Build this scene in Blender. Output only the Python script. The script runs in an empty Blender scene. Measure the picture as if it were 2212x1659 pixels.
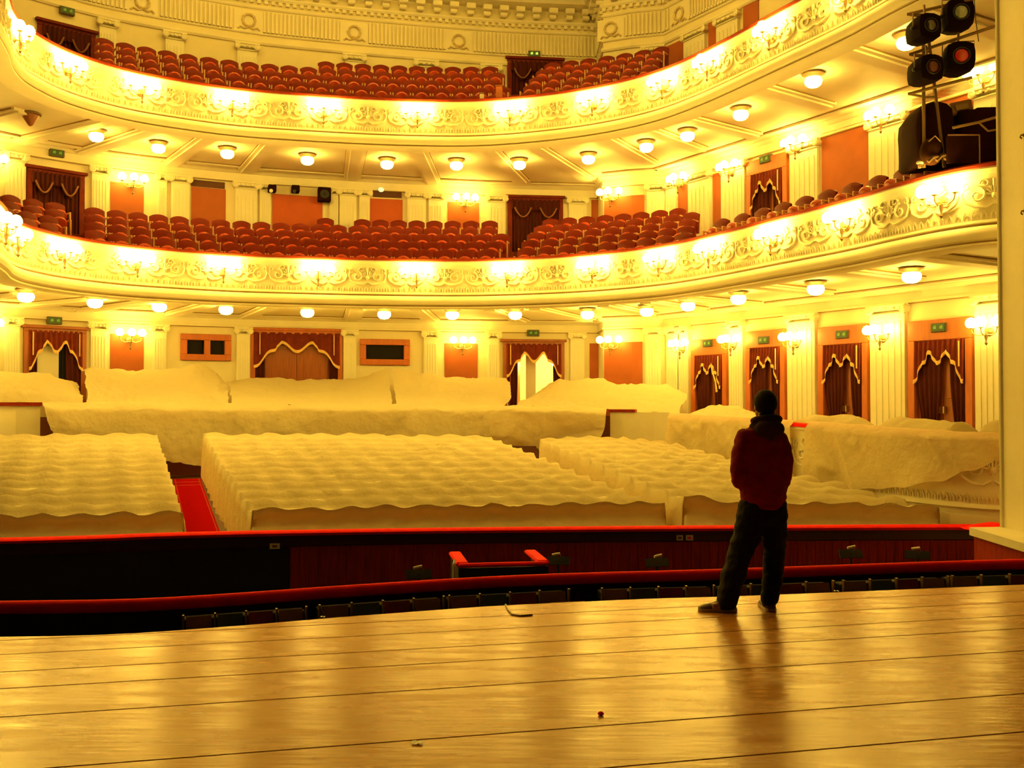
import bpy, bmesh, math, random
from mathutils import Vector, Matrix, noise
from mathutils.geometry import tessellate_polygon
random.seed(11)
sc = bpy.context.scene
COL = sc.collection
R = math.radians

# ---------------------------------------------------------------- camera, world, exposure
F, W, H, YH, ZC = 2150.0, 2212, 1659, 872.0, 1.6
TH = math.atan((YH - H / 2) / F)
cam = bpy.data.cameras.new('camera')
cam.sensor_width = 36.0
cam.lens = F * 36.0 / W
cam.clip_end = 200
camo = bpy.data.objects.new('camera', cam)
camo.location = (0, 0, ZC)
camo.rotation_euler = (math.pi / 2 + TH, 0, 0)
COL.objects.link(camo)
sc.camera = camo
world = bpy.data.worlds.new('world')
world.use_nodes = True
world.node_tree.nodes['Background'].inputs[0].default_value = (1.0, 0.62, 0.16, 1)
world.node_tree.nodes['Background'].inputs[1].default_value = 0.018
sc.world = world
sc.view_settings.view_transform = 'Standard'
sc.view_settings.look = 'None'
sc.view_settings.gamma = 1.0
sc.view_settings.use_curve_mapping = False
sc.view_settings.exposure = -0.31
LAMP = (1.0, 0.66, 0.085)          # warm incandescent light of every lamp
E_SCONCE, E_WALL, E_BOWL, E_CHAND, E_HIGH = 95.0, 66.0, 80.0, 42.0, 115.0


def ray(px, py):
    u, v = (px - W / 2) / F, (H / 2 - py) / F
    c, s = math.cos(TH), math.sin(TH)
    return Vector((u, c - v * s, s + v * c))


def at_z(px, py, z):
    r = ray(px, py)
    t = (z - ZC) / r.z
    return Vector((r.x * t, r.y * t, z))


def at_y(px, py, y):
    r = ray(px, py)
    t = y / r.y
    return Vector((r.x * t, y, ZC + r.z * t))


def to_px(p):
    c, s = math.cos(TH), math.sin(TH)
    z = p[2] - ZC
    d = p[1] * c + z * s
    return W / 2 + F * p[0] / d, H / 2 - F * (-p[1] * s + z * c) / d


# ---------------------------------------------------------------- materials
MATS = {}


def mat(name, col, rough=0.6, var=0.0, vscale=3.0, bump=0.0, bscale=20.0, emit=None, estr=0.0, spec=0.5,
        metal=0.0, stretch=(1, 1, 1), col2=None, coat=0.0, rvar=0.0):
    m = bpy.data.materials.new(name)
    m.use_nodes = True
    nt = m.node_tree
    b = nt.nodes['Principled BSDF']
    b.inputs['Base Color'].default_value = (*col, 1)
    b.inputs['Roughness'].default_value = rough
    b.inputs['Specular IOR Level'].default_value = spec
    b.inputs['Metallic'].default_value = metal
    b.inputs['Coat Weight'].default_value = coat
    if var or bump or rvar:
        tc = nt.nodes.new('ShaderNodeTexCoord')
        mp = nt.nodes.new('ShaderNodeMapping')
        mp.inputs['Scale'].default_value = stretch
        nt.links.new(tc.outputs['Object'], mp.inputs['Vector'])
    if var:
        n = nt.nodes.new('ShaderNodeTexNoise')
        n.inputs['Scale'].default_value = vscale
        n.inputs['Detail'].default_value = 6
        n.inputs['Roughness'].default_value = 0.6
        nt.links.new(mp.outputs[0], n.inputs['Vector'])
        r = nt.nodes.new('ShaderNodeValToRGB')
        c2 = col2 or tuple(max(0, c * (1 - var)) for c in col)
        r.color_ramp.elements[0].position = 0.32
        r.color_ramp.elements[1].position = 0.68
        r.color_ramp.elements[0].color = (*c2, 1)
        r.color_ramp.elements[1].color = (*[min(1, c * (1 + var * 0.3)) for c in col], 1)
        nt.links.new(n.outputs['Fac'], r.inputs['Fac'])
        nt.links.new(r.outputs[0], b.inputs['Base Color'])
    if rvar:
        n3 = nt.nodes.new('ShaderNodeTexNoise')
        n3.inputs['Scale'].default_value = 2.2
        n3.inputs['Detail'].default_value = 7
        nt.links.new(mp.outputs[0], n3.inputs['Vector'])
        mr = nt.nodes.new('ShaderNodeMapRange')
        mr.inputs['From Min'].default_value = 0.3
        mr.inputs['From Max'].default_value = 0.7
        mr.inputs['To Min'].default_value = rough - rvar
        mr.inputs['To Max'].default_value = rough + rvar
        nt.links.new(n3.outputs['Fac'], mr.inputs['Value'])
        nt.links.new(mr.outputs[0], b.inputs['Roughness'])
    if bump:
        n2 = nt.nodes.new('ShaderNodeTexNoise')
        n2.inputs['Scale'].default_value = bscale
        n2.inputs['Detail'].default_value = 5
        nt.links.new(mp.outputs[0], n2.inputs['Vector'])
        bp = nt.nodes.new('ShaderNodeBump')
        bp.inputs['Strength'].default_value = bump
        bp.inputs['Distance'].default_value = 0.02
        nt.links.new(n2.outputs['Fac'], bp.inputs['Height'])
        nt.links.new(bp.outputs[0], b.inputs['Normal'])
    if emit:
        b.inputs['Emission Color'].default_value = (*emit, 1)
        b.inputs['Emission Strength'].default_value = estr
    MATS[name] = m
    return m


plaster = mat('cream_plaster', (0.84, 0.77, 0.60), 0.62, var=0.08, vscale=1.6, bump=0.10, bscale=30)
plaster2 = mat('ivory_relief', (0.86, 0.80, 0.62), 0.5, var=0.10, vscale=8, bump=0.15, bscale=45)
wallcream = mat('wall_paint', (0.82, 0.73, 0.52), 0.6, var=0.07, vscale=1.1, bump=0.06, bscale=40)
pilpaint = mat('pilaster_paint', (0.85, 0.80, 0.66), 0.55, var=0.06, vscale=2, bump=0.05, bscale=40)
soffitm = mat('soffit_paint', (0.92, 0.85, 0.68), 0.6, var=0.07, vscale=0.9, bump=0.05, bscale=30)
gilt_and_shade = mat('old_gilding_and_shade', (0.30, 0.17, 0.045), 0.5, var=0.2, vscale=5)
cloth = mat('dust_sheet_cotton', (0.80, 0.71, 0.49), 0.9, var=0.05, vscale=1.3, bump=0.75, bscale=5.5, spec=0.05)
nt_ = cloth.node_tree
tr_ = nt_.nodes.new('ShaderNodeBsdfTranslucent')
tr_.inputs[0].default_value = (0.88, 0.68, 0.36, 1)
for n_ in nt_.nodes:
    if n_.type == 'BUMP': n_.inputs['Distance'].default_value = 0.05
mx_ = nt_.nodes.new('ShaderNodeMixShader')
mx_.inputs[0].default_value = 0.37
nt_.links.new(nt_.nodes['Principled BSDF'].outputs[0], mx_.inputs[1])
nt_.links.new(tr_.outputs[0], mx_.inputs[2])
nt_.links.new(mx_.outputs[0], nt_.nodes['Material Output'].inputs[0])
floorwood = mat('stage_boards', (0.46, 0.19, 0.012), 0.25, spec=0.12, var=0.22, vscale=2.5, bump=0.16, bscale=6,
                stretch=(0.5, 3.5, 1), col2=(0.44, 0.175, 0.010), rvar=0.08)
darkwood = mat('mahogany', (0.34, 0.028, 0.008), 0.55, spec=0.12, var=0.45, vscale=4, stretch=(14, 14, 0.7))
doorwood = mat('door_wood', (0.34, 0.085, 0.025), 0.4, var=0.3, vscale=3, stretch=(8, 8, 0.6))
framewood = mat('orange_wood', (0.52, 0.13, 0.03), 0.42, var=0.2, vscale=3, stretch=(5, 5, 0.7))
panelcloth = mat('orange_wall_cloth', (0.40, 0.092, 0.020), 0.7, var=0.12, vscale=2, bump=0.2, bscale=60)
panelred = mat('red_wall_cloth', (0.50, 0.085, 0.02), 0.7, var=0.12, vscale=2, bump=0.2, bscale=60)
velvet = mat('dark_velvet', (0.070, 0.008, 0.006), 0.8, var=0.4, vscale=5, stretch=(4, 4, 0.4), spec=0.2)
valvet = mat('valance_velvet', (0.17, 0.020, 0.010), 0.75, var=0.3, vscale=6, spec=0.2)
goldfringe = mat('gold_fringe', (0.80, 0.50, 0.17), 0.5, var=0.25, vscale=40)
redvelvet = mat('red_velvet', (0.90, 0.010, 0.004), 0.75, var=0.15, vscale=6, spec=0.06)
caprail = mat('rail_velvet', (0.24, 0.022, 0.006), 0.8, spec=0.1, var=0.2, vscale=4)
carpetm = mat('red_carpet', (0.34, 0.004, 0.004), 0.9, var=0.15, vscale=20, spec=0.0)
carpetb = mat('carpet_border', (0.38, 0.05, 0.015), 0.9, spec=0.0)
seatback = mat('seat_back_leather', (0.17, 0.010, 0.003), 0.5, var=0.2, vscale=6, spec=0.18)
seatcush = mat('cushion_leather_shine', (0.55, 0.055, 0.010), 0.30, var=0.2, vscale=6, spec=0.5)  # lighter orange than the backs: the shine on the cushions put into colour
armwood = mat('armrest_wood', (0.74, 0.40, 0.20), 0.35)
brass = mat('brass', (0.42, 0.30, 0.12), 0.35, metal=0.7)
bronze = mat('dark_bronze', (0.22, 0.13, 0.06), 0.45, metal=0.3)
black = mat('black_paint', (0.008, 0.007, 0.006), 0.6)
blackcloth = mat('black_cloth', (0.020, 0.005, 0.003), 0.9, var=0.3, vscale=4, spec=0.05)
steel = mat('grey_steel', (0.28, 0.22, 0.18), 0.4, metal=0.5)
paper = mat('white_paper', (0.95, 0.93, 0.85), 0.6)
plate = mat('plate_white', (0.75, 0.70, 0.60), 0.5)
glassd = mat('booth_glass', (0.02, 0.018, 0.015), 0.06, spec=0.8)
exitg = mat('exit_green', (0.02, 0.07, 0.012), 0.4, emit=(0.05, 0.55, 0.02), estr=0.012)
exitw = mat('exit_mark', (0.14, 0.32, 0.07), 0.4, emit=(0.6, 1.0, 0.2), estr=0.03)
exitbright = mat('exit_mark_lit', (0.4, 0.7, 0.3), 0.4, emit=(0.55, 1.0, 0.15), estr=0.8)
exitbox = mat('exit_housing', (0.10, 0.07, 0.03), 0.5)
carpetdark = mat('balcony_carpet', (0.20, 0.025, 0.012), 0.9, var=0.2, vscale=5)
hallfloor = mat('stalls_floor', (0.12, 0.035, 0.015), 0.6, var=0.2, vscale=3)
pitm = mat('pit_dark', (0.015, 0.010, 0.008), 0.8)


def emitter(name, strength):
    return mat(name, (0.9, 0.85, 0.75), 0.3, emit=LAMP, estr=strength)


globe_s = emitter('sconce_globe', E_SCONCE)
globe_w = emitter('wall_lamp_globe', E_WALL)
globe_b = emitter('bowl_globe', E_BOWL)
globe_h = emitter('added_bowl_globe', E_HIGH)
globe_c = emitter('chandelier_globe', E_CHAND)
globe_d = emitter('corridor_lamp', 420)


# ---------------------------------------------------------------- mesh builder
class MB:
    def __init__(s):
        s.v, s.f = [], []

    def add(s, vs, fs, M=None):
        o = len(s.v)
        s.v += [tuple(M @ Vector(p)) if M else tuple(p) for p in vs]
        s.f += [tuple(o + i for i in f) for f in fs]
        return s

    def box(s, c, d, M=None, bev=0.0):
        x, y, z = c
        a, b, h = d[0] / 2, d[1] / 2, d[2] / 2
        if bev:
            e = bev
            vs = []
            for sz, k in ((-1, 1), (-1, 0), (1, 0), (1, 1)):
                zz = z + sz * (h if k else h - e)
                q = e if k else 0
                vs += [(x - a + q, y - b + q, zz), (x + a - q, y - b + q, zz), (x + a - q, y + b - q, zz), (x - a + q, y + b - q, zz)]
            fs = [(3, 2, 1, 0), (12, 13, 14, 15)]
            for r in range(3):
                for i in range(4):
                    fs.append((r * 4 + i, r * 4 + (i + 1) % 4, r * 4 + 4 + (i + 1) % 4, r * 4 + 4 + i))
            return s.add(vs, fs, M)
        vs = [(x + i * a, y + j * b, z + k * h) for k in (-1, 1) for i, j in ((-1, -1), (1, -1), (1, 1), (-1, 1))]
        return s.add(vs, [(3, 2, 1, 0), (4, 5, 6, 7), (0, 1, 5, 4), (1, 2, 6, 5), (2, 3, 7, 6), (3, 0, 4, 7)], M)

    def tube(s, pts, r, n=6, M=None, cap=True, flat=1.0):
        pts = [Vector(p) for p in pts]
        rs = r if isinstance(r, (list, tuple)) else [r] * len(pts)
        vs, fs = [], []
        up = Vector((0, 0, 1))
        for i, p in enumerate(pts):
            t = (pts[min(i + 1, len(pts) - 1)] - pts[max(i - 1, 0)]).normalized()
            if i == 0:
                a = t.cross(up)
                if a.length < 1e-3:
                    a = t.cross(Vector((0, 1, 0)))
            else:
                a = a - t * a.dot(t)
            a.normalize()
            b = a.cross(t).normalized()
            for k in range(n):
                an = 2 * math.pi * k / n
                vs.append(p + a * math.cos(an) * rs[i] + b * math.sin(an) * rs[i] * flat)
        for i in range(len(pts) - 1):
            for k in range(n):
                fs.append((i * n + k, i * n + (k + 1) % n, (i + 1) * n + (k + 1) % n, (i + 1) * n + k))
        if cap:
            fs.append(tuple(range(n))[::-1])
            fs.append(tuple((len(pts) - 1) * n + k for k in range(n)))
        return s.add(vs, fs, M)

    def lathe(s, prof, n=14, M=None):
        vs, fs = [], []
        for r, z in prof:
            for k in range(n):
                an = 2 * math.pi * k / n
                vs.append((r * math.cos(an), r * math.sin(an), z))
        for i in range(len(prof) - 1):
            for k in range(n):
                fs.append((i * n + k, i * n + (k + 1) % n, (i + 1) * n + (k + 1) % n, (i + 1) * n + k))
        fs.append(tuple(range(n))[::-1])
        fs.append(tuple((len(prof) - 1) * n + k for k in range(n)))
        return s.add(vs, fs, M)

    def ball(s, c, r, n=10, m=7, sc_=(1, 1, 1)):
        prof = [(max(1e-4, r * math.sin(math.pi * i / m)), -r * math.cos(math.pi * i / m)) for i in range(m + 1)]
        return s.lathe(prof, n, Matrix.Translation(c) @ Matrix.Diagonal((*sc_, 1)))

    def rings(s, rings, cap=True, M=None):
        n = len(rings[0])
        vs = [p for r in rings for p in r]
        fs = []
        for i in range(len(rings) - 1):
            for k in range(n):
                fs.append((i * n + k, i * n + (k + 1) % n, (i + 1) * n + (k + 1) % n, (i + 1) * n + k))
        if cap:
            fs.append(tuple(range(n))[::-1])
            fs.append(tuple((len(rings) - 1) * n + k for k in range(n)))
        return s.add(vs, fs, M)

    def grid(s, rows, M=None):
        n = len(rows[0])
        vs = [p for r in rows for p in r]
        fs = [(i * n + k, i * n + k + 1, (i + 1) * n + k + 1, (i + 1) * n + k) for i in range(len(rows) - 1) for k in range(n - 1)]
        return s.add(vs, fs, M)

    def mesh(s, name, m, smooth=False):
        me = bpy.data.meshes.new(name)
        me.from_pydata([tuple(p) for p in s.v], [], s.f)
        bm = bmesh.new()
        bm.from_mesh(me)
        bmesh.ops.recalc_face_normals(bm, faces=bm.faces)
        bm.to_mesh(me)
        bm.free()
        if m:
            me.materials.append(m)
        if smooth:
            me.polygons.foreach_set('use_smooth', [True] * len(me.polygons))
            if smooth != 'full':
                try:
                    me.set_sharp_from_angle(angle=R(40))
                except Exception:
                    pass
        me.update()
        return me

    def build(s, name, m, parent=None, smooth=False, loc=(0, 0, 0), rz=0.0):
        return put(name, s.mesh(name, m, smooth), parent, loc, rz)


def put(name, me, parent=None, loc=(0, 0, 0), rz=0.0):
    o = bpy.data.objects.new(name, me)
    o.location = loc
    o.rotation_euler = (0, 0, rz)
    if parent:
        o.parent = parent
    COL.objects.link(o)
    return o


def tag(o, label=None, cat=None, group=None, kind=None):
    if label: o['label'] = label
    if cat: o['category'] = cat
    if group: o['group'] = group
    if kind: o['kind'] = kind
    return o


def thing(name, label, cat, loc=(0, 0, 0), rz=0.0, group=None):
    return tag(put(name, None, None, loc, rz), label, cat, group)


def struct(o, label=None):
    o['kind'] = 'structure'
    if label: o['label'] = label
    return o


KIDS = {}


def copy_tree(root, loc, rz, label, group=None):
    kids = KIDS.get(root.name)
    if kids is None:
        kids = KIDS[root.name] = [(c, list(c.children)) for c in root.children]
    r = root.copy()
    r.location, r.rotation_euler = loc, (0, 0, rz)
    r['label'] = label
    if group: r['group'] = group
    COL.objects.link(r)
    for c, gs in kids:
        d = c.copy(); d.parent = r; COL.objects.link(d)
        for g in gs:
            e = g.copy(); e.parent = d; COL.objects.link(e)
    return r


ORD = ('first second third fourth fifth sixth seventh eighth ninth tenth eleventh twelfth thirteenth fourteenth fifteenth '
       'sixteenth seventeenth eighteenth nineteenth twentieth').split()


def ordn(n):
    if n < 20: return ORD[n]
    if n < 29: return 'twenty-' + ORD[n - 20]
    return 'thirtieth' if n == 29 else 'thirty-' + ORD[n - 30]


# ---------------------------------------------------------------- plan curves
class Path:
    """A curve in plan, run from the far side of the hall round to the stage pillar; normal points away from the hall."""
    def __init__(s, pts, smooth=True, ds=0.2):
        P = [Vector(p) for p in pts]
        if smooth:
            Q = []
            for i in range(len(P) - 1):
                p0 = P[i - 1] if i else P[0] * 2 - P[1]
                p3 = P[i + 2] if i + 2 < len(P) else P[-1] * 2 - P[-2]
                p1, p2 = P[i], P[i + 1]
                for k in range(8):
                    t = k / 8
                    Q.append(0.5 * ((2 * p1) + (p2 - p0) * t + (2 * p0 - 5 * p1 + 4 * p2 - p3) * t * t + (3 * p1 - p0 - 3 * p2 + p3) * t ** 3))
            Q.append(P[-1])
            P = Q
        s.P = P
        s.S = [0.0]
        for a, b in zip(P, P[1:]):
            s.S.append(s.S[-1] + (b - a).length)
        s.L = s.S[-1]
        s.smooth = smooth

    def seg(s, u):
        u = min(max(u, 0), s.L)
        lo, hi = 0, len(s.S) - 2
        while lo < hi:
            m = (lo + hi + 1) // 2
            if s.S[m] <= u: lo = m
            else: hi = m - 1
        return lo, u

    def at(s, u):
        i, u = s.seg(u)
        d = s.P[i + 1] - s.P[i]
        f = (u - s.S[i]) / d.length
        p = s.P[i] + d * f
        t = d.normalized()
        if s.smooth:
            j = i + (1 if f > 0.5 else -1)
            if 0 <= j < len(s.P) - 1:
                t2 = (s.P[j + 1] - s.P[j]).normalized()
                w = abs(f - 0.5)
                t = (t * (1 - w) + t2 * w).normalized()
        return p, t, Vector((-t.y, t.x))

    def stations(s, a, b, ds):
        n = max(1, math.ceil((b - a) / ds))
        xs = [a + (b - a) * i / n for i in range(n + 1)]
        if not s.smooth:
            xs = sorted(set([round(x, 4) for x in xs] + [round(x, 4) for x in s.S if a < x < b]))
        return xs

    def off(s, u, o):
        """point at distance o towards the hall; mitred at the corners of a polyline"""
        if not s.smooth:
            for k in range(1, len(s.S) - 1):
                if abs(s.S[k] - u) < 2e-3:
                    t1 = (s.P[k] - s.P[k - 1]).normalized(); t2 = (s.P[k + 1] - s.P[k]).normalized()
                    n1, n2 = Vector((-t1.y, t1.x)), Vector((-t2.y, t2.x))
                    n = (n1 + n2).normalized()
                    return s.P[k] - n * (o / max(0.4, n.dot(n1)))
        p, t, n = s.at(u)
        return p - n * o

    def hit(s, px, py):
        r = ray(px, py)
        best = None
        for i in range(len(s.P) - 1):
            a, d = s.P[i], s.P[i + 1] - s.P[i]
            den = r.x * d.y - r.y * d.x
            if abs(den) < 1e-9: continue
            t = (a.x * d.y - a.y * d.x) / den
            f = (r.x * t - a.x) / d.x if abs(d.x) > abs(d.y) else (r.y * t - a.y) / d.y
            if t > 0 and -1e-6 <= f <= 1 + 1e-6 and (best is None or t < best[0]):
                best = (t, s.S[i] + f * d.length)
        if best is None: return None
        t, u = best
        return u, ZC + r.z * t


def sweep(mb, path, a, b, prof, ds=0.25, closed=True, caps=True):
    """prof: (distance towards the hall, z)"""
    n = len(prof)
    vs, fs = [], []
    xs = path.stations(a, b, ds)
    for u in xs:
        for o, z in prof:
            p = path.off(u, o)
            vs.append((p.x, p.y, z))
    m = n if closed else n - 1
    for i in range(len(xs) - 1):
        for k in range(m):
            fs.append((i * n + k, i * n + (k + 1) % n, (i + 1) * n + (k + 1) % n, (i + 1) * n + k))
    if closed and caps:
        fs.append(tuple(range(n)))
        fs.append(tuple((len(xs) - 1) * n + k for k in range(n))[::-1])
    mb.add(vs, fs)
    return mb


K = 1.06
FRONT = Path([Vector(p) * K for p in [(-8.6, 9.2), (-7.8, 10.4), (-7.55, 12.0), (-7.75, 13.8), (-8.15, 15.2), (-8.58, 16.6), (-8.95, 17.6), (-9.07, 18.5), (-8.85, 19.65), (-8.15, 20.75),
              (-7.1, 21.55), (-5.9, 22.15), (-3.9, 22.65), (-2.2, 22.9), (-0.75, 22.9), (0.7, 22.5), (2.05, 21.8),
              (3.15, 20.8), (3.95, 19.5), (4.78, 17.7), (5.5, 16.1), (5.9, 14.95), (6.3, 14.1), (6.85, 13.6), (8.0, 13.2)]])
BACK = Path([(-13.4, 15.5), (-14.0, 18.5), (-13.9, 21.2), (-13.3, 23.0), (-12.2, 24.6), (-10.4, 26.2), (-7.6, 27.7), (-5.2, 28.5), (-2.8, 29.1), (0.0, 29.65), (2.8, 29.95)])
SIDE = Path([(2.6, 29.95), (2.63, 28.5), (3.4, 28.15), (4.29, 27.9), (7.35, 22.85), (9.48, 19.1), (10.6, 17.2), (12.2, 14.5)], smooth=False)


def hit(px, py):
    w = [(SIDE, SIDE.hit(px, py)), (BACK, BACK.hit(px, py))]
    w = [(p, h) for p, h in w if h]
    if len(w) == 2 and px > 1303: return (SIDE, *w[0][1])
    if len(w) == 2 and px <= 1303: return (BACK, *w[1][1])
    return (w[0][0], *w[0][1])


Z_MEZ, Z_UP = 5.1, 9.02          # tops of the two balcony fronts
SOF_L, SOF_U = 4.05, 8.12        # soffits
Z_ROOF = 13.9


# ---------------------------------------------------------------- big structure: stage floor
def edge_path():
    return [(-9.0, 6.6), (-5.0, 6.8), (-3.52, 6.87), (-2.74, 6.95), (-2.0, 7.2), (-1.23, 7.52), (0, 7.96), (0.93, 8.17), (1.9, 8.32),
            (2.94, 8.52), (4.52, 8.84), (5.6, 9.0), (9.0, 9.4)]


EDGE = Path(edge_path())


def edge_y(x):
    P = EDGE.P
    for a, b in zip(P, P[1:]):
        if a.x <= x <= b.x:
            return a.y + (b.y - a.y) * (x - a.x) / (b.x - a.x)
    return P[-1].y


YAW = R(13)
cy, sy = math.cos(YAW), math.sin(YAW)
stage_root = MB()
pts = [p for p in EDGE.P]
top = [(p.x, p.y - 0.03, -0.045) for p in pts] + [(9.0, -4, -0.045), (-9.0, -4, -0.045)]
n = len(top)
stage_root.add(top + [(x, y, -2.4) for x, y, z in top], [tuple(range(n)), tuple(range(2 * n - 1, n - 1, -1))] + [(i, (i + 1) % n, n + (i + 1) % n, n + i) for i in range(n)])
stage = struct(stage_root.build('floor_stage', pitm), 'tan painted plank floor of the stage')
# plank joints, measured as distance along the hall axis direction
joints = [-4.0, -3.2, -2.4, -1.6, -0.8, 0.05, 0.9, 1.75, 2.6, 3.42, 4.20, 4.75, 5.57, 6.12, 6.50, 6.95, 7.36, 7.75, 8.3]
for w0, w1 in zip(joints, joints[1:]):
    us = [-9 + 0.25 * i for i in range(0, 81)]
    seams = [-9.5, random.uniform(-7.5, -5.5), 11.5]
    def wmax(u):
        w = 9.5
        for _ in range(14):
            x, y = u * cy - w * sy, u * sy + w * cy
            w += (edge_y(max(-9, min(9, x))) - y) * 0.8
        return w
    def P3(q, dw, z):
        u, w = q; w += dw
        return (u * cy - w * sy, u * sy + w * cy, z)
    g = 0.003
    for sa, sb in zip(seams, seams[1:]):
        runs = [([], [])]
        for i in range(0, 61):
            u = sa + g + (sb - sa - 2 * g) * i / 60
            we = min(w1 - g, wmax(u))
            if we > w0 + g + 0.01:
                runs[-1][0].append((u, w0 + g)); runs[-1][1].append((u, we))
            elif runs[-1][0]: runs.append(([], []))
        for lo, hi in runs:
            if len(lo) < 2: continue
            G = [[P3(q, 0, -0.04) for q in lo], [P3(q, 0, -0.004) for q in lo], [P3(q, 0.005, 0) for q in lo],
                 [P3(q, -0.005, 0) for q in hi], [P3(q, 0, -0.004) for q in hi], [P3(q, 0, -0.04) for q in hi]]
            MB().grid(G).build('plank', floorwood, stage)

# ---------------------------------------------------------------- pit
PITW = Path([(-12, 11.9), (-6.4, 12.55), (-4.25, 13.1), (-1.5, 13.5), (1.2, 13.72), (3.5, 13.85), (6.35, 13.95), (7.4, 14.0)])
mb = MB()
mb.add([(-13, 5, -2.3), (9, 5, -2.3), (9, 15, -2.3), (-13, 15, -2.3)], [(0, 1, 2, 3)])
struct(mb.build('floor_pit', pitm), 'dark floor of the orchestra pit')
mb = MB()
sweep(mb, PITW, 0, PITW.L, [(0, -2.3), (0, -0.16), (-0.10, -0.16), (-0.10, -2.3)], 0.5)
pitwall = struct(mb.build('wall_pit', darkwood), 'dark mahogany board wall on the audience side of the orchestra pit')
mb = MB()
sweep(mb, PITW, 0, PITW.L, [(0.07, -0.155), (0.08, -0.12), (0.05, -0.10), (-0.10, -0.095), (-0.13, -0.13), (-0.12, -0.16)], 0.25)
mb.build('cap_rail', redvelvet, pitwall, True)
mb = MB()
sweep(mb, PITW, 0, PITW.L, [(0.003, -0.30), (0.03, -0.29), (0.03, -0.16), (0.003, -0.16)], 0.4)
mb.build('cap_shade_strip', mat('cap_shade', (0.05, 0.012, 0.008), 0.5), pitwall)  # dark strip: the shade beneath the cap rail put in as colour
s_dark = PITW.hit(627, 1200)[0]
u = s_dark + 0.005
while u < PITW.L - 0.15:
    w = 0.118
    mb = MB()
    sweep(mb, PITW, u, u + w, [(0.0, -1.6), (0.014, -1.6), (0.016, -0.305), (0.0, -0.305)], 0.2)
    mb.build('board', darkwood, pitwall)
    u += 0.124
mb = MB()
sweep(mb, PITW, 3.5, s_dark - 0.01, [(0.004, -1.7), (0.02, -1.7), (0.02, -0.31), (0.004, -0.31)], 0.4)
mb.build('black_hatch', black, pitwall)

# footlight trough and its padded rail, just beyond the lip of the stage
TROUGH = Path([(p[0] - 0.2, p[1] + 0.98) for p in edge_path()])
mb = MB()
sweep(mb, TROUGH, 0, TROUGH.L, [(0.0, -2.3), (0.0, -0.03), (-0.05, -0.03), (-0.05, -2.3)], 0.4)
barrier = struct(mb.build('wall_pit.001', black), 'black board barrier along the lip of the stage')
mb = MB()
sweep(mb, TROUGH, 0, TROUGH.L, [(0.05 * math.cos(a) - 0.025 + 0.01, 0.0 + 0.052 * math.sin(a)) for a in [i * math.pi / 5 for i in range(10)]], 0.3)
rr = tag(mb.build('padded_rail', redvelvet, None, 'full'), 'long red velvet padded rail running along the front of the stage', 'rail')

# ---------------------------------------------------------------- stalls floor, carpet, rear platform
def zfloor(y):
    return -0.92 + max(0, y - 14.6) * 0.088


mb = MB()
mb.grid([[(x, y, zfloor(y)) for x in (-16, 9.5)] for y in (13.4, 14.6, 25.4)])
struct(mb.build('floor', hallfloor), 'dark raked floor of the stalls')
mb = MB()
mb.box((-2.5, 28.2, 0.25), (32, 6.0, 0.56))
struct(mb.build('floor_rear', hallfloor), 'raised floor at the rear of the stalls')
mb = MB()
v = [(2.9, 25.0, 0.3), (4.6, 20.0, 0.3), (7.0, 15.0, 0.3), (13, 15, 0.3), (13, 29, 0.3), (2.9, 29, 0.3)]
mb.add(v + [(x, y, -0.9) for x, y, z in v], [tuple(range(6))] + [(i, (i + 1) % 6, 6 + (i + 1) % 6, 6 + i) for i in range(6)])
struct(mb.build('floor_boxes', hallfloor), 'raised floor of the side boxes')
car = MB()
def carp(t):
    return Vector((-4.20 + (-7.57 + 4.20) * t, 14.2 + (23.2 - 14.2) * t))
d0 = (carp(1) - carp(0)).normalized(); nn = Vector((-d0.y, d0.x))
rows = []
for i in range(13):
    c_ = carp(i / 12)
    rows.append([(*(c_ + nn * o), zfloor(c_.y) + h) for o, h in ((0.30, 0.004), (0.30, 0.016), (-0.30, 0.016), (-0.30, 0.004))])
car.grid(rows)
runner = tag(car.build('aisle_carpet', carpetm), 'long red carpet runner in the aisle between two dust sheeted seat blocks', 'carpet')
for t in (0.90, 0.945):
    mb = MB()
    a, b = carp(t), carp(t + 0.008)
    mb.add([(*(a + nn * 0.295), zfloor(a.y) + 0.018), (*(a - nn * 0.295), zfloor(a.y) + 0.018), (*(b - nn * 0.295), zfloor(b.y) + 0.018), (*(b + nn * 0.295), zfloor(b.y) + 0.018)], [(0, 1, 2, 3)])
    mb.build('border_stripe', carpetb, runner)
for o in (0.26, -0.26):
    mb = MB()
    mb.grid([[(*(carp(i / 12) + nn * (o + q)), zfloor(carp(i / 12).y) + 0.018) for q in (0.012, -0.012)] for i in range(13)])
    mb.build('border_stripe', carpetb, runner)

# barrier of the rear platform (mostly under sheets)
def wall_d(px):
    if 1100 < px < 1304:
        f = (px - 1100) / 204
        return wall_d(1100) * (1 - f) + wall_d(1305) * f
    h = [w.hit(px, 800) for w in ((BACK,) if px < 1303 else (SIDE, BACK))]
    u = [x for x in h if x][0][0]
    return ((BACK if px < 1303 else SIDE).at(u)[0]).y
def rear_d(px, f):
    """distance of the rear seats: f 0 at the wall, 1 at the barrier"""
    off = 2.5 + 1.2 * max(0.0, min(1.0, px / 500.0))
    return wall_d(px) - 0.45 - f * (off - 0.45)
AMPH = Path([(at_y(px, 872, rear_d(px, 1.0)).x, rear_d(px, 1.0)) for px in (-420, -260, -100, 0, 85, 200, 350, 500, 700, 900, 1100, 1300, 1400)] + [(3.75, 24.0)])
sa, sb_, sc_, sd_ = [AMPH.hit(x, 890)[0] for x in (87, 105, 1318, 1372)]
mb = MB()
sweep(mb, AMPH, 0.1, sa, [(0, -0.1), (0, 1.55), (-0.12, 1.55), (-0.12, -0.1)], 0.5)
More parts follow.
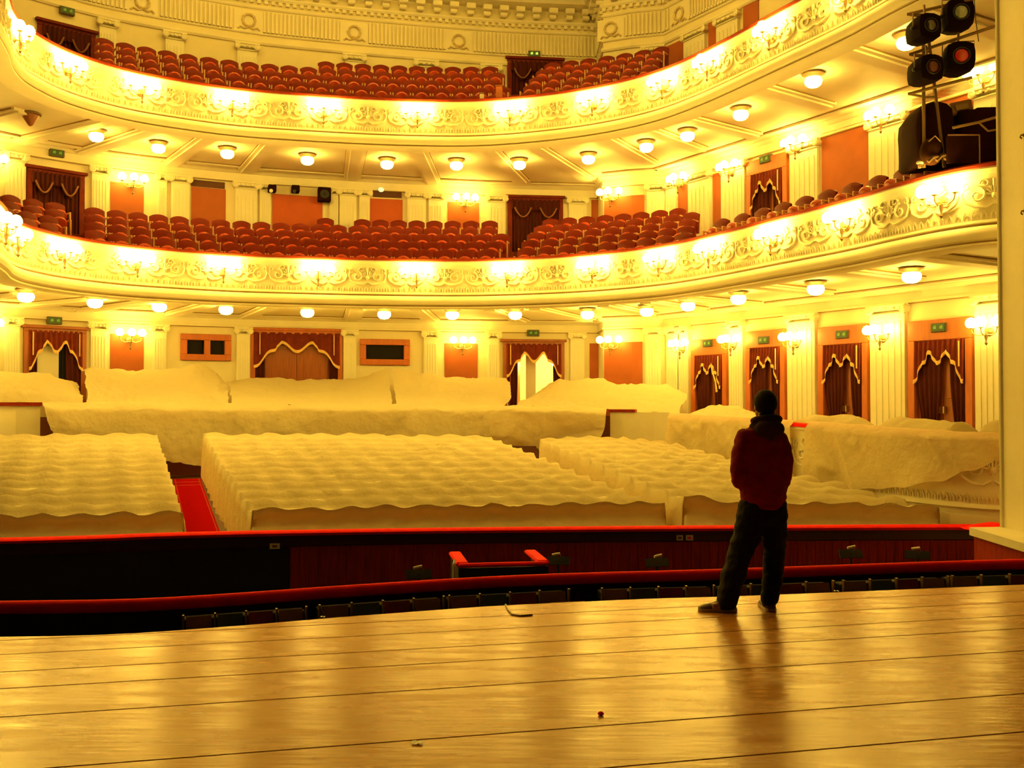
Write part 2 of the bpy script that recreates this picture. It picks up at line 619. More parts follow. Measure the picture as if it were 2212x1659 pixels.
rear = struct(mb.build('wall_rear_barrier', plaster), 'low cream plaster barrier in front of the rear seats')
mb = MB(); sweep(mb, AMPH, sc_, AMPH.L, [(0, -0.1), (0, 1.39), (-0.12, 1.39), (-0.12, -0.1)], 0.5); mb.build('barrier_section', plaster, rear)
mb = MB(); sweep(mb, AMPH, sa, sc_, [(0, -0.1), (0, 1.30), (-0.12, 1.30), (-0.12, -0.1)], 0.5); mb.build('barrier_section', mat('barrier_dark_wood', (0.13, 0.03, 0.018), 0.6), rear)
mb = MB(); sweep(mb, AMPH, 0.1, sa + 0.03, [(0.04, 1.55), (0.05, 1.63), (-0.16, 1.63), (-0.16, 1.55)], 0.5); mb.build('cap_rail', darkwood, rear)
mb = MB(); sweep(mb, AMPH, sc_ - 0.02, sd_, [(0.04, 1.39), (0.05, 1.46), (-0.16, 1.46), (-0.16, 1.39)], 0.5); mb.build('cap_rail', darkwood, rear)

# ---------------------------------------------------------------- walls with openings
HOLES = {id(BACK): {0: [], 1: [], 2: []}, id(SIDE): {0: [], 1: [], 2: []}}
TIER = [(-0.2, SOF_L + 0.2), (SOF_L + 0.1, SOF_U + 0.2), (SOF_U + 0.1, Z_ROOF)]


def wall_piece(path, tier, m):
    z0, z1 = TIER[tier]
    holes = HOLES[id(path)][tier]
    ss = set(round(x, 4) for x in path.stations(0, path.L, 0.6))
    zs = {z0, z1}
    for a, b, c, d in holes:
        ss |= {a, b}; zs |= {c, d}
    ss, zs = sorted(ss), sorted(zs)
    mb = MB()
    for i in range(len(ss) - 1):
        for k in range(len(zs) - 1):
            su, zu = (ss[i] + ss[i + 1]) / 2, (zs[k] + zs[k + 1]) / 2
            if ss[i + 1] - ss[i] < 1e-5 or zs[k + 1] - zs[k] < 1e-5: continue
            if any(a < su < b and c < zu < d for a, b, c, d in holes): continue
            p, q = path.off(ss[i], 0), path.off(ss[i + 1], 0)
            mb.add([(p.x, p.y, zs[k]), (q.x, q.y, zs[k]), (q.x, q.y, zs[k + 1]), (p.x, p.y, zs[k + 1])], [(0, 1, 2, 3)])
    return mb


def wframe(path, u):
    p, t, n_ = path.at(u)
    return Vector((p.x, p.y, 0)), math.atan2(t.y, t.x)


DOORS, WINS = [], []
def span(x0, x1, y, tier):
    """plan interval on the wall for an image interval at height y"""
    path, a, z = hit(x0 + 0.5, y)
    path2, b, z2 = hit(x1 - 0.5, y)
    if path2 is not path: b = path.L
    return path, a, b, (z + z2) / 2


ZDOOR = {0: lambda path: 0.53 if path is BACK else 0.3, 1: lambda path: 5.45 if path is BACK else 4.5, 2: lambda path: 9.9}
door_px = [  # x0,x1,ytop(frame),tier,kind
    (50, 186, 705, 0, 'cream'), (541, 740, 710, 0, 'wide'), (1086, 1219, 734, 0, 'open'),
    (1497, 1574, 733, 0, 'side'), (1615, 1700, 714, 0, 'side'), (1771, 1879, 704, 0, 'side'), (1966, 2105, 690, 0, 'side'),
    (56, 182, 366, 1, 'dark'), (1096, 1216, 424, 1, 'dark'), (1617, 1705, 340, 1, 'side'),
    (80, 206, 55, 2, 'dark'), (1095, 1215, 126, 2, 'dark')]
for x0, x1, y, tier, kind in door_px:
    path, a, b, z = span(x0, x1, y, tier)
    z0 = ZDOOR[tier](path)
    DOORS.append((path, a, b, z0, z, tier, kind))
    HOLES[id(path)][tier].append((a + 0.06, b - 0.06, z0, z - 0.06))
for x0, x1, y0, y1 in [(389, 499, 722, 779), (777, 885, 733, 789)]:
    path, a, b, z1 = span(x0, x1, y0, 0)
    z0 = hit((x0 + x1) / 2, y1)[2]
    WINS.append((path, a, b, z0, z1))
    HOLES[id(path)][0].append((a + 0.1, b - 0.1, z0 + 0.1, z1 - 0.1))

walls = {}
for path, nm in ((BACK, 'wall_back'), (SIDE, 'wall_right')):
    for tier in range(3):
        o = wall_piece(path, tier, wallcream).build(nm, wallcream)
        struct(o, ('cream curved rear wall ' if path is BACK else 'cream side wall ') + ('under the lower balcony', 'above the lower balcony', 'above the upper balcony')[tier])
        walls[(id(path), tier)] = o
mb = MB()
for a, b in zip(BACK.P, BACK.P[1:]): pass
mb.box((-15.5, 12, 6.5), (0.3, 14, 15))
struct(mb.build('wall_left', wallcream), 'cream side wall across the hall')

# entablatures under each soffit, frieze of the top tier
for path in (BACK, SIDE):
    for tier, zt in ((0, SOF_L), (1, SOF_U)):
        W_ = walls[(id(path), tier)]
        a, b = 0, path.L
        mb = MB()
        sweep(mb, path, a, b, [(0, zt - 0.32), (0.05, zt - 0.32), (0.05, zt - 0.27), (0.03, zt - 0.26), (0.03, zt - 0.10), (0.09, zt - 0.09), (0.16, zt - 0.03), (0.17, zt + 0.01), (0, zt + 0.01)], 0.5)
        mb.build('cornice', plaster, W_)
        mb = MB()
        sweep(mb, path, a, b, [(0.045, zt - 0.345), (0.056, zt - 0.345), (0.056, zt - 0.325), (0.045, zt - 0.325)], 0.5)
        mb.build('shadow_line', gilt_and_shade, W_)  # dark strip paints the shade line under the cornice
    W_ = walls[(id(path), 2)]
    mb = MB()
    for z, d, h in ((11.72, 0.07, 0.10), (12.00, 0.05, 0.05), (12.72, 0.06, 0.07), (12.98, 0.10, 0.10)):
        sweep(mb, path, 0, path.L, [(0, z), (d * 0.6, z), (d, z + h * 0.5), (d, z + h), (0, z + h)], 0.5)
    mb.build('cornice', plaster, W_)
    mb = MB()
    sweep(mb, path, 0, path.L, [(0, 13.42), (0.18, 13.44), (0.42, 13.50), (0.50, 13.62), (0.42, 13.78), (0.2, Z_ROOF), (0, Z_ROOF)], 0.5)
    mb.build('cornice', plaster, W_)

# modillions and dentils, flutes of the frieze
md = MB()
md.box((0, -0.17, 0), (0.26, 0.34, 0.16), bev=0.02)
md.box((0, -0.10, -0.14), (0.20, 0.20, 0.14), bev=0.03)
mdm = md.mesh('modillion', plaster)
fl = {}
for path in (BACK, SIDE):
    W_ = walls[(id(path), 2)]
    u = 0.3
    while u < path.L - 0.2:
        p, an = wframe(path, u)
        if 10 < p.y:
            put('modillion', mdm, W_, (p.x, p.y, 13.34), an)
        u += 0.50
    den, flu = MB(), MB()
    u = 0.1
    while u < path.L - 0.1:
        p, an = wframe(path, u)
        M = Matrix.Translation(p) @ Matrix.Rotation(an, 4, 'Z')
        den.box((0, -0.05, 12.92), (0.10, 0.10, 0.09), M)
        u += 0.2
    u = 0.1
    wre = [hit(x, y)[1] for x, y in ((307, 25), (537, 57), (765, 78), (990, 88), (1320, 66)) if hit(x, y)[0] is path]
    if path is SIDE: wre += [hit(1470, 40)[1]]
    while u < path.L - 0.1:
        if all(abs(u - w) > 0.42 for w in wre):
            p, an = wframe(path, u)
            M = Matrix.Translation(p) @ Matrix.Rotation(an, 4, 'Z')
            flu.box((0, -0.03, 12.38), (0.045, 0.06, 0.60), M)
            flu.box((0, -0.045, 12.10), (0.07, 0.09, 0.06), M)
        u += 0.115
    o = den.build('dentil_band', plaster, W_); o['kind'] = 'stuff'
    o = flu.build('fluted_band', plaster, W_); o['kind'] = 'stuff'
    for w in wre:
        p, an = wframe(path, w)
        o = put('wreath_panel', None, W_, (p.x, p.y, 12.34), an)
        b1 = MB(); b1.box((0, -0.02, 0), (0.80, 0.04, 0.62), bev=0.012)
        o.data = None
        q = b1.build('wreath_panel', plaster, W_, False, (p.x, p.y, 12.34), an)
        bpy.data.objects.remove(o)
        t = MB()
        ring = [(0.17 * math.sin(a), -0.07, 0.02 - 0.17 * math.cos(a)) for a in [2 * math.pi * i / 20 for i in range(21)]]
        t.tube(ring, [0.030 + 0.010 * (i % 2) for i in range(21)], 6, cap=False)
        for sgn in (-1, 1):
            t.tube([(0, -0.06, -0.17), (sgn * 0.12, -0.07, -0.22), (sgn * 0.24, -0.06, -0.17), (sgn * 0.30, -0.06, -0.24)], [0.02, 0.03, 0.025, 0.03], 5)
        t.build('laurel_wreath', gilt_and_shade if False else mat('wreath_plaster', (0.62, 0.50, 0.30), 0.6) if 'wreath_plaster' not in MATS else MATS['wreath_plaster'], q)

# ceiling
mb = MB()
mb.add([(-17, 8, Z_ROOF), (14, 8, Z_ROOF), (14, 31, Z_ROOF), (-17, 31, Z_ROOF)], [(3, 2, 1, 0)])
struct(mb.build('ceiling', soffitm), 'cream plaster ceiling over the hall')

# ---------------------------------------------------------------- balconies
FA, FB = 0.2, FRONT.L - 0.1


def scroll_mesh():
    mb = MB()
    def spiral(cx, cz, r0, turns, a0, sgn, r=0.016):
        pts = []
        for i in range(15):
            t = i / 14
            a = a0 + sgn * turns * 2 * math.pi * t
            rr = r0 * (1 - 0.85 * t)
            pts.append((cx + rr * math.cos(a), -0.012, cz + rr * math.sin(a)))
        mb.tube(pts, [r * (1.25 - 0.5 * i / 14) for i in range(15)], 5, flat=1.0)
    for sg in (-1, 1):
        spiral(sg * 0.24, -0.02, 0.13, 1.2, math.pi / 2, sg * 1.0)
        spiral(sg * 0.13, 0.14, 0.075, 1.0, 0 if sg > 0 else math.pi, sg * 1.0, 0.013)
        spiral(sg * 0.38, 0.11, 0.06, 1.0, math.pi / 2, -sg, 0.012)
        mb.tube([(sg * 0.02, -0.01, -0.16), (sg * 0.12, -0.014, -0.21), (sg * 0.27, -0.014, -0.19), (sg * 0.40, -0.01, -0.12), (sg * 0.45, -0.01, 0.0), (sg * 0.42, -0.01, 0.07)],
                [0.012, 0.02, 0.022, 0.018, 0.014, 0.01], 5)
        for k in range(3):
            a = 0.5 + 0.45 * k
            mb.tube([(sg * 0.02, -0.01, -0.03), (sg * 0.12 * math.sin(a), -0.018, -0.03 + 0.15 * math.cos(a))], [0.008, 0.022], 5)
    mb.tube([(0, -0.01, -0.10), (0, -0.02, 0.20)], [0.016, 0.028], 5)
    mb.ball((0, -0.012, -0.04), 0.05, 8, 5, (1, 0.6, 1))
    mb.v = [(x, y * 1.4, z) for x, y, z in mb.v]
    return mb.mesh('scroll_ornament', plaster2, True)


SCROLL = scroll_mesh()


def balcony(nm, label, zt):
    mb = MB()
    prof = [(-0.06, zt - 0.02), (0.06, zt - 0.02), (0.075, zt - 0.05), (0.04, zt - 0.09), (0.0, zt - 0.12), (0.0, zt - 0.79), (0.035, zt - 0.80), (0.045, zt - 0.835),
            (0.0, zt - 0.85), (0.0, zt - 0.875), (0.10, zt - 0.895), (0.15, zt - 0.95), (0.16, zt - 1.02), (0.135, zt - 1.085), (0.08, zt - 1.105),
            (0.06, zt - 1.11), (0.06, zt - 1.13), (0.10, zt - 1.14), (0.095, zt - 1.17), (0.04, zt - 1.18), (-0.35, zt - 1.17), (-0.35, zt - 0.9), (-0.06, zt - 0.9)]
    sweep(mb, FRONT, FA, FB, prof, 0.18)
    root = struct(mb.build(nm, plaster, None, True), label)
    mb = MB(); sweep(mb, FRONT, FA, FB, [(0.085, zt - 0.02), (0.095, zt + 0.015), (0.06, zt + 0.045), (-0.10, zt + 0.05), (-0.16, zt + 0.02), (-0.15, zt - 0.02)], 0.2)
    mb.build('cap_rail', caprail, root, True)
    for dz in (0.862, 1.12):
        mb = MB(); sweep(mb, FRONT, FA, FB, [(0.0, zt - dz - 0.017), (0.068 if dz > 1 else 0.012, zt - dz - 0.017), (0.068 if dz > 1 else 0.012, zt - dz + 0.017), (0.0, zt - dz + 0.017)], 0.2)
        mb.build('gilt_line', gilt_and_shade, root)
    # leaf band
    leaf = MB()
    u = FA + 0.1
    while u < FB - 0.1:
        p, an = wframe(FRONT, u)
        M = Matrix.Translation((p.x, p.y, zt - 0.71)) @ Matrix.Rotation(an, 4, 'Z')
        leaf.tube([(0.035, -0.004, -0.06), (0.03, -0.016, 0.0), (0, -0.02, 0.05), (-0.03, -0.016, 0.0), (-0.035, -0.004, -0.06)], 0.011, 4, M)
        u += 0.13
    o = leaf.build('leaf_band', plaster2, root); o['kind'] = 'stuff'
    u = FA + 0.6
    while u < FB - 0.4:
        p, an = wframe(FRONT, u)
        o = put('scroll_ornament', SCROLL, root, (p.x, p.y, zt - 0.40), an)
        u += 0.94
    # joist slab / soffit
    zs = SOF_L if zt < 7 else SOF_U
    bk = [p for p in BACK.P] + [SIDE.P[i] for i in range(1, len(SIDE.P))]
    fr = [FRONT.off(s_, -0.3) for s_ in FRONT.stations(FA, FB, 0.4)]
    poly = [(p.x, p.y) for p in fr] + [(p.x, p.y) for p in bk[::-1]]
    fc = tessellate_polygon([[Vector((x, y, 0)) for x, y in poly]])
    me = MB().add([(x, y, zs) for x, y in poly], [tuple(f) for f in fc]).mesh('soffit', soffitm)
    put('soffit', me, root)
    return root


BAL = [balcony('wall_balcony', 'curved lower balcony front with scroll reliefs and two base mouldings', Z_MEZ),
       balcony('wall_balcony', 'curved upper balcony front with scroll reliefs and two base mouldings', Z_UP)]

# radial beams of the soffits: measured on the upper one, the lower repeats the plan
beam_px = [((-60, 215), (-200, 245)), ((20, 245), (-110, 275)), ((216, 262), (37, 304)), ((314, 282), (189, 324)), ((439, 302), (368, 353)), ((580, 314), (538, 361)), ((770, 326), (762, 375)), ((905, 328), (932, 385)),
           ((1068, 331), (1118, 381)), ((1172, 324), (1255, 376)), ((1322, 303), (1388, 340)), ((1420, 285), (1490, 312)), ((1508, 259), (1598, 282)), ((1655, 189), (1752, 217)), ((1832, 104), (1939, 138)), ((2010, 20), (2140, 60))]
for tier, (root, zs) in enumerate(((BAL[0], SOF_L), (BAL[1], SOF_U))):
    for (a, b) in beam_px:
        p, q = at_z(*a, SOF_U), at_z(*b, SOF_U)
        if tier == 1 and a[0] < 10: pass
        d = (q - p); L = d.length + 1.1; d.normalize()
        an = math.atan2(d.y, d.x)
        c_ = (p + q) / 2
        mb = MB()
        mb.box((0, 0, -0.05), (L, 0.30, 0.10))
        for sg in (-1, 1):
            mb.box((0, sg * 0.20, -0.03), (L, 0.10, 0.06))
        bo = mb.build('soffit_beam', soffitm, root, False, (c_.x, c_.y, zs), an)
        mb = MB()
        for sg in (-1, 1):
            mb.box((0, sg * 0.258, -0.012), (L * 0.94, 0.02, 0.024))
        mb.build('gilt_line', gilt_and_shade, bo)
    for o_, path in ((0.42, BACK), (0.42, SIDE)):
        mb = MB()
        sweep(mb, path, 0.5 if path is BACK else 1.6, path.L - 0.3, [(o_, zs), (o_, zs - 0.05), (o_ + 0.14, zs - 0.05), (o_ + 0.14, zs)], 0.5)
        mb.build('soffit_moulding', soffitm, root)
        mb = MB()
        sweep(mb, path, 0.5 if path is BACK else 1.6, path.L - 0.3, [(o_ + 0.16, zs), (o_ + 0.16, zs - 0.02), (o_ + 0.18, zs - 0.02), (o_ + 0.18, zs)], 0.5)
        mb.build('gilt_line', gilt_and_shade, root)
    mb = MB()
    sweep(mb, FRONT, FA + 0.4, FB - 0.4, [(-0.55, zs), (-0.55, zs - 0.05), (-0.72, zs - 0.05), (-0.72, zs)], 0.4)
    mb.build('soffit_moulding', soffitm, root)

# stepped floors of the balconies
NROW, PITCH = 5, 0.86
RISE = [0.34, 0.48]
ZF0 = [4.52, 8.42]
for tier in (0, 1):
    s0, s1 = FRONT.hit(-150, 540)[0], FRONT.hit(1500, 520)[0]
    for k in range(NROW):
        o0 = -0.12 - (0.25 + k * PITCH if k else 0)
        o1 = -(0.25 + (k + 1) * PITCH) - 0.12 - (1.2 if k == NROW - 1 else 0)
        z = ZF0[tier] + k * RISE[tier]
        mb = MB()
        if k: sweep(mb, FRONT, s0, s1, [(o0, z - RISE[tier] - 0.02), (o0, z), (o1, z), (o1, z - RISE[tier] - 0.02)], 0.4)
        else: sweep(mb, FRONT, FA, FB, [(o0, z - 0.1), (o0, z), (-1.6, z), (-1.6, z - 0.1)], 0.4)
        mb.build('floor_step', carpetdark, BAL[tier])
    # side gallery floor
    mb = MB()
    pts = [FRONT.off(s_, -1.4) for s_ in FRONT.stations(s1 - 1.0, FB, 0.6)]
    bk = [SIDE.P[i] for i in range(len(SIDE.P) - 1, 2, -1)]
    poly = [(p.x, p.y, ZF0[tier] - 0.02) for p in pts + bk]
    mb.add(poly, [tuple(range(len(poly)))])
    mb.build('gallery_floor', carpetdark, BAL[tier])

# ---------------------------------------------------------------- pilasters
def pil_mesh(w, h):
    mb = MB()
    mb.box((0, -0.05, h / 2), (w, 0.10, h), bev=0.006)
    nfl = 5
    for i in range(nfl):
        x = -w * 0.36 + w * 0.72 * i / (nfl - 1)
        mb.box((x, -0.105, h / 2 + 0.05), (w * 0.085, 0.022, h - 0.5), bev=0.006)
    mb.box((0, -0.07, 0.12), (w + 0.06, 0.14, 0.24), bev=0.015)
    return mb.mesh('pilaster', pilpaint)


def cap_mesh(w):
    mb = MB()
    mb.box((0, -0.085, 0.13), (w + 0.14, 0.17, 0.05), bev=0.01)
    mb.box((0, -0.07, 0.07), (w + 0.02, 0.14, 0.08))
    mb.box((0, -0.065, -0.045), (w + 0.02, 0.13, 0.025))
    for sg in (-1, 1):
        M = Matrix.Translation((sg * (w / 2 - 0.0), -0.17, 0.045)) @ Matrix.Rotation(math.pi / 2, 4, 'X')
        mb.lathe([(0.085, -0.17), (0.085, 0.0), (0.06, 0.015), (0.055, 0.004), (0.03, 0.012)], 12, M)
    for i in range(3):
        mb.ball(((i - 1) * w * 0.24, -0.14, 0.06), 0.04, 6, 4)
    return mb.mesh('capital', plaster2, True)


pil_px = {0: [(7, 40), (194, 231), (329, 358), (510, 540), (742, 768), (914, 946), (1051, 1078), (1230, 1262), (1394, 1429), (1444, 1474), (1470, 1492), (1580, 1610), (1706, 1766), (1886, 1960), (2113, 2185)],
          1: [(7, 54), (196, 233), (338, 361), (368, 409), (507, 556), (560, 585), (712, 730), (733, 769), (775, 799), (878, 920), (924, 957), (1051, 1092), (1228, 1266), (1399, 1438), (1444, 1465), (1492, 1538), (1563, 1614), (1712, 1772), (1884, 1962), (2112, 2185)],
          2: [(212, 250), (355, 397), (512, 554), (744, 786), (898, 942), (1040, 1080), (1228, 1262), (1390, 1432), (1482, 1528), (1552, 1600)]}
pil_top = {0: SOF_L - 0.50, 1: SOF_U - 0.50, 2: 11.52}
pil_bot = {0: 0.5, 1: 5.2, 2: 9.6}
pm_cache = {}
for tier, lst in pil_px.items():
    for x0, x1 in lst:
        path, a, b, _ = span(x0, x1, 700 if tier == 0 else (405 if tier == 1 else 110), tier)
        w = round(max(0.22, min(0.95, b - a)) / 0.06) * 0.06
        zb = pil_bot[tier] if path is BACK else (0.3, 4.5, 8.4)[tier]
        h = pil_top[tier] - zb
        p, an = wframe(path, (a + b) / 2)
        key = (w, round(h, 3))
        if key not in pm_cache: pm_cache[key] = pil_mesh(w, h)
        if w not in pm_cache: pm_cache[w] = cap_mesh(w)
        o = put('pilaster', pm_cache[key], walls[(id(path), tier)], (p.x, p.y, zb), an)
        put('capital', pm_cache[w], o, (0, 0, h + 0.02))

# ---------------------------------------------------------------- coloured wall panels
panel_px = [(238, 311, 722, 0, 'o'), (960, 1032, 742, 0, 'o'), (1273, 1303, 742, 0, 'o'), (1305, 1388, 739, 0, 'o'), (1459, 1469, 760, 0, 'o'),
            (238, 311, 396, 1, 'o'), (413, 488, 406, 1, 'o'), (588, 697, 422, 1, 'r'), (799, 870, 430, 1, 'r'), (967, 1035, 437, 1, 'o'), (1277, 1303, 432, 1, 'o'), (1305, 1392, 424, 1, 'o'),
            (1466, 1488, 393, 1, 'o'), (1541, 1560, 374, 1, 'o'), (1776, 1878, 273, 1, 'o'), (1968, 2105, 190, 1, 'o'),
            (1440, 1480, 92, 2, 'o'), (1531, 1550, 42, 2, 'o'), (1606, 1640, -2, 2, 'o')]
for x0, x1, y, tier, c in panel_px:
    path, a, b, z1 = span(x0, x1, y, tier)
    z0 = {0: 0.6 if path is BACK else 0.35, 1: 5.3 if path is BACK else 4.6, 2: 9.0}[tier]
    mb = MB()
    sweep(mb, path, a, b, [(0.002, z0), (0.03, z0), (0.03, z1 - 0.015), (0.015, z1), (0.002, z1)], 0.4)
    mb.build('wall_panel', panelcloth if c == 'o' else panelred, walls[(id(path), tier)])
# dark air slots over two of the panels
for x0, x1, y0, y1 in ((412, 486, 391, 405), (805, 868, 411, 427)):
    path, a, b, z1 = span(x0, x1, y0, 1)
    z0 = hit((x0 + x1) / 2, y1)[2]
    mb = MB()
    sweep(mb, path, a, b, [(0.002, z0), (0.025, z0), (0.025, z1), (0.002, z1)], 0.4)
    fr = mb.build('vent_slot', mat('slot_dark', (0.10, 0.03, 0.015), 0.7) if 'slot_dark' not in MATS else MATS['slot_dark'], walls[(id(path), 1)])

# ---------------------------------------------------------------- windows of the projection booth
for i, (path, a, b, z0, z1) in enumerate(WINS):
    p, an = wframe(path, (a + b) / 2)
    w, h = b - a, z1 - z0
    mb = MB()
    t = 0.17
    for c, d in (((0, -0.03, h - t / 2), (w, 0.14, t)), ((0, -0.03, t / 2), (w, 0.14, t)), ((-w / 2 + t / 2, -0.03, h / 2), (t, 0.14, h - 2 * t)), ((w / 2 - t / 2, -0.03, h / 2), (t, 0.14, h - 2 * t))):
        mb.box(c, d, bev=0.012)
    o = struct(mb.build('window_%d' % (i + 1), framewood, None, False, (p.x, p.y, z0), an), ('two-pane projection booth window in an orange wood frame', 'single-pane projection booth window in an orange wood frame')[i])
    if i == 0:
        mb = MB(); mb.box((0.03, -0.03, h / 2), (0.16, 0.12, h - 2 * t)); mb.build('mullion', framewood, o)
        for sg in (-1, 1):
            mb = MB(); mb.box((sg * (w / 4 - 0.02), 0.03, h / 2), (w / 2 - t - 0.05, 0.012, h - 2 * t)); mb.build('pane', glassd, o)
    else:
        mb = MB(); mb.box((0, 0.03, h / 2), (w - 2 * t, 0.012, h - 2 * t)); mb.build('pane', glassd, o)
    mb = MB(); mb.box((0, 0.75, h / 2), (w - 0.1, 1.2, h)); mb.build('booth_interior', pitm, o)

# ---------------------------------------------------------------- doors and curtains
def pleat(w, h, x0, x1, ztop, zbot, npl, amp, y0, gather=0.0, gz=0.5, gx=0.0):
    """hanging pleated cloth; gather pulls it towards gx at height gz"""
    nx, nz = max(12, npl * 6), 14
    rows = []
    for j in range(nz + 1):
        t = j / nz
        z = ztop + (zbot - ztop) * t
        zz = (z - zbot) / max(0.01, ztop - zbot)
        g = gather * math.exp(-((zz - gz) / 0.28) ** 2) if gather else 0
        if gather and zz < gz: g = max(g, gather * 0.55)
        r = []
        for i in range(nx + 1):
            x = x0 + (x1 - x0) * i / nx
            x = x + (gx - x) * g
            r.append((x, y0 + amp * math.sin(i / nx * npl * 2 * math.pi) * (0.5 + 0.5 * t), z))
        rows.append(r)
    return MB().grid(rows)


def valance_line(style, x, w):
    """drop below the top as a fraction of the height, x in -1..1"""
    a = abs(x)
    if style == 'wave':
        if a < 0.36: return 0.15 + 0.15 * (0.5 + 0.5 * math.cos(a / 0.36 * math.pi))
        f = (a - 0.36) / 0.64
        return 0.15 + 0.40 * f ** 0.95 + 0.035 * math.sin(f * 9.5) * (f > 0.2)
    u = (a - 0.52) / 0.36
    if abs(u) < 1: return 0.16 + 0.15 * (1 - u * u)
    return 0.16 if a > 0.5 else 0.17


door_lab = ['doorway with a cream leaf ajar under the lower balcony', 'wide wooden double door between the two booth windows', 'open doorway showing the lit corridor behind the rear seats',
            'side box door beside the rear corner', 'side box door behind the standing person', 'side box door with plain closed drapes in the middle of the side wall', 'side box door next to the stage pillar',
            'curtained doorway on the lower balcony beside the sconce at the far side', 'curtained doorway on the lower balcony steps', 'side gallery door between two sconces above the lower balcony',
            'dark curtained doorway at the far end of the upper balcony', 'dark curtained doorway with a lit exit sign on the upper balcony']
cur_lab = ['dark velvet curtain with scalloped gold fringe over the doorway with a cream door', 'wide dark velvet curtain with gold fringe over the double door between booth windows',
           'dark velvet curtain with gold fringe over the doorway open to a lit corridor', 'dark velvet curtain with torn hanging fringe on the side door next to the rear corner',
           'dark velvet curtain with gold fringe on the side door behind the person', 'dark velvet curtain with gold fringe on the side door between person and stage pillar door',
           'largest dark velvet curtain with gold fringe on the side door by the stage pillar', 'brown velvet curtain with two gold swags on the lower balcony beside a wall sconce',
           'dark maroon curtain with two gold swags in the lower balcony doorway above the steps', 'red brown curtain with zigzag gold fringe in the lower balcony side gallery doorway',
           'dark curtain in the upper balcony doorway at the far end of the row', 'dark curtain with faint gold swags under the glowing exit sign on the upper balcony']
for i, (path, a, b, z0, z1, tier, kind) in enumerate(DOORS):
    p, an = wframe(path, (a + b) / 2)
    w, h = b - a, z1 - z0
    fw = 0.15 if kind == 'side' else 0.13
    top_h = (0.42 if tier == 0 else 0.36) if kind == 'side' else 0.16
    mb = MB()
    mb.box((0, -0.02, h - top_h / 2), (w, 0.14, top_h), bev=0.01)
    for sg in (-1, 1):
        mb.box((sg * (w / 2 - fw / 2), -0.02, (h - top_h) / 2), (fw, 0.14, h - top_h), bev=0.01)
    fm = framewood if kind in ('side', 'wide') else (doorwood if kind != 'dark' else valvet)
    d = struct(mb.build('door_%d' % (i + 1), fm, None, False, (p.x, p.y, z0), an), door_lab[i])
    if kind not in ('side',):
        mb = MB(); mb.box((0, -0.10, h - 0.03), (w + 0.12, 0.10, 0.08), bev=0.015); mb.build('door_cornice', fm, d)
    iw = w - 2 * fw
    ih = h - top_h
    # leaves
    if kind == 'open':
        mb = MB(); mb.box((0, 0, ih / 2), (iw * 0.52, 0.05, ih))
        lf = mb.build('door_leaf', doorwood, d, False, (-iw * 0.34, 0.30, 0), R(62))
        mb = MB(); mb.box((-0.02, 0.05, ih / 2), (0.30, 0.06, ih)); mb.build('door_jamb', plate, d, False, (0.0, 0.42, 0))
        cor = MB()
        cor.add([(-1.2, 0.5, -0.05), (1.6, 0.5, -0.05), (1.6, 3.2, -0.05), (-1.2, 3.2, -0.05), (-1.2, 0.5, 2.9), (1.6, 0.5, 2.9), (1.6, 3.2, 2.9), (-1.2, 3.2, 2.9)],
                [(0, 1, 2, 3), (7, 6, 5, 4), (2, 3, 7, 6), (1, 2, 6, 5), (0, 3, 7, 4)])
        cor.build('corridor_wall', plate, d)
        mb = MB(); mb.ball((0.95, 1.5, 2.35), 0.16)
        lb = mb.build('corridor_lamp', globe_d, d, True)
    elif kind == 'cream':
        mb = MB(); mb.box((0, 0.06, ih / 2), (iw * 0.50, 0.05, ih), bev=0.01)
        for zz in (0.3, 0.68):
            mb.box((0, 0.028, ih * zz), (iw * 0.34, 0.02, ih * 0.30), bev=0.01)
        lf = mb.build('door_leaf', plate, d, False, (-iw * 0.16, 0, 0), 0)
        mb = MB(); mb.box((iw * 0.20, 0.0, ih * 0.42), (0.07, 0.08, 0.05)); mb.box((iw * 0.12, 0.0, ih * 0.42), (0.04, 0.06, 0.05)); mb.build('handle', brass, lf)
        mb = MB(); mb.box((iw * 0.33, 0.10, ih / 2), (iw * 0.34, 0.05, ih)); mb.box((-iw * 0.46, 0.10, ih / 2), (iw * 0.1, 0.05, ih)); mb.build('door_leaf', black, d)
    else:
        for sg in (-1, 1):
            mb = MB(); mb.box((sg * iw / 4, 0.07, ih / 2), (iw / 2 - 0.012, 0.05, ih), bev=0.01)
            for zz in (0.28, 0.70):
                mb.box((sg * iw / 4, 0.04, ih * zz), (iw * 0.34, 0.02, ih * 0.32), bev=0.008)
            lf = mb.build('door_leaf', doorwood, d)
            mb = MB(); mb.box((sg * 0.06, 0.0, ih * 0.45), (0.03, 0.08, 0.14)); mb.build('handle', brass, lf)
    # curtain
    ct = thing('door_curtain', cur_lab[i], 'curtain', (p.x, p.y, z0), an)
    cw = iw * (0.98 if kind == 'side' else 1.04)
    style = 'swag' if kind == 'dark' else 'wave'
    zt = ih + (0.0 if kind == 'side' else 0.04)
    nx = 60
    rows = [[], [], [], []]
    line = []
    vh = 1.75 if tier == 0 else 1.9
    if path is SIDE: vh = 1.55
    for q in range(nx + 1):
        x = -1 + 2 * q / nx
        dz = valance_line(style, x, w) * vh
        yy = -0.10 - 0.025 * math.sin(q * 1.1)
        for k in range(4):
            rows[k].append((x * cw / 2, yy - 0.02 * (k / 3), zt - dz * k / 3))
        line.append((x * cw / 2, yy - 0.035, zt - dz))
    vo = MB().grid(rows).build('valance', valvet if kind != 'dark' else velvet, ct, 'full')
    fr_ = MB()
    for q in range(nx):
        a0, b0 = line[q], line[q + 1]
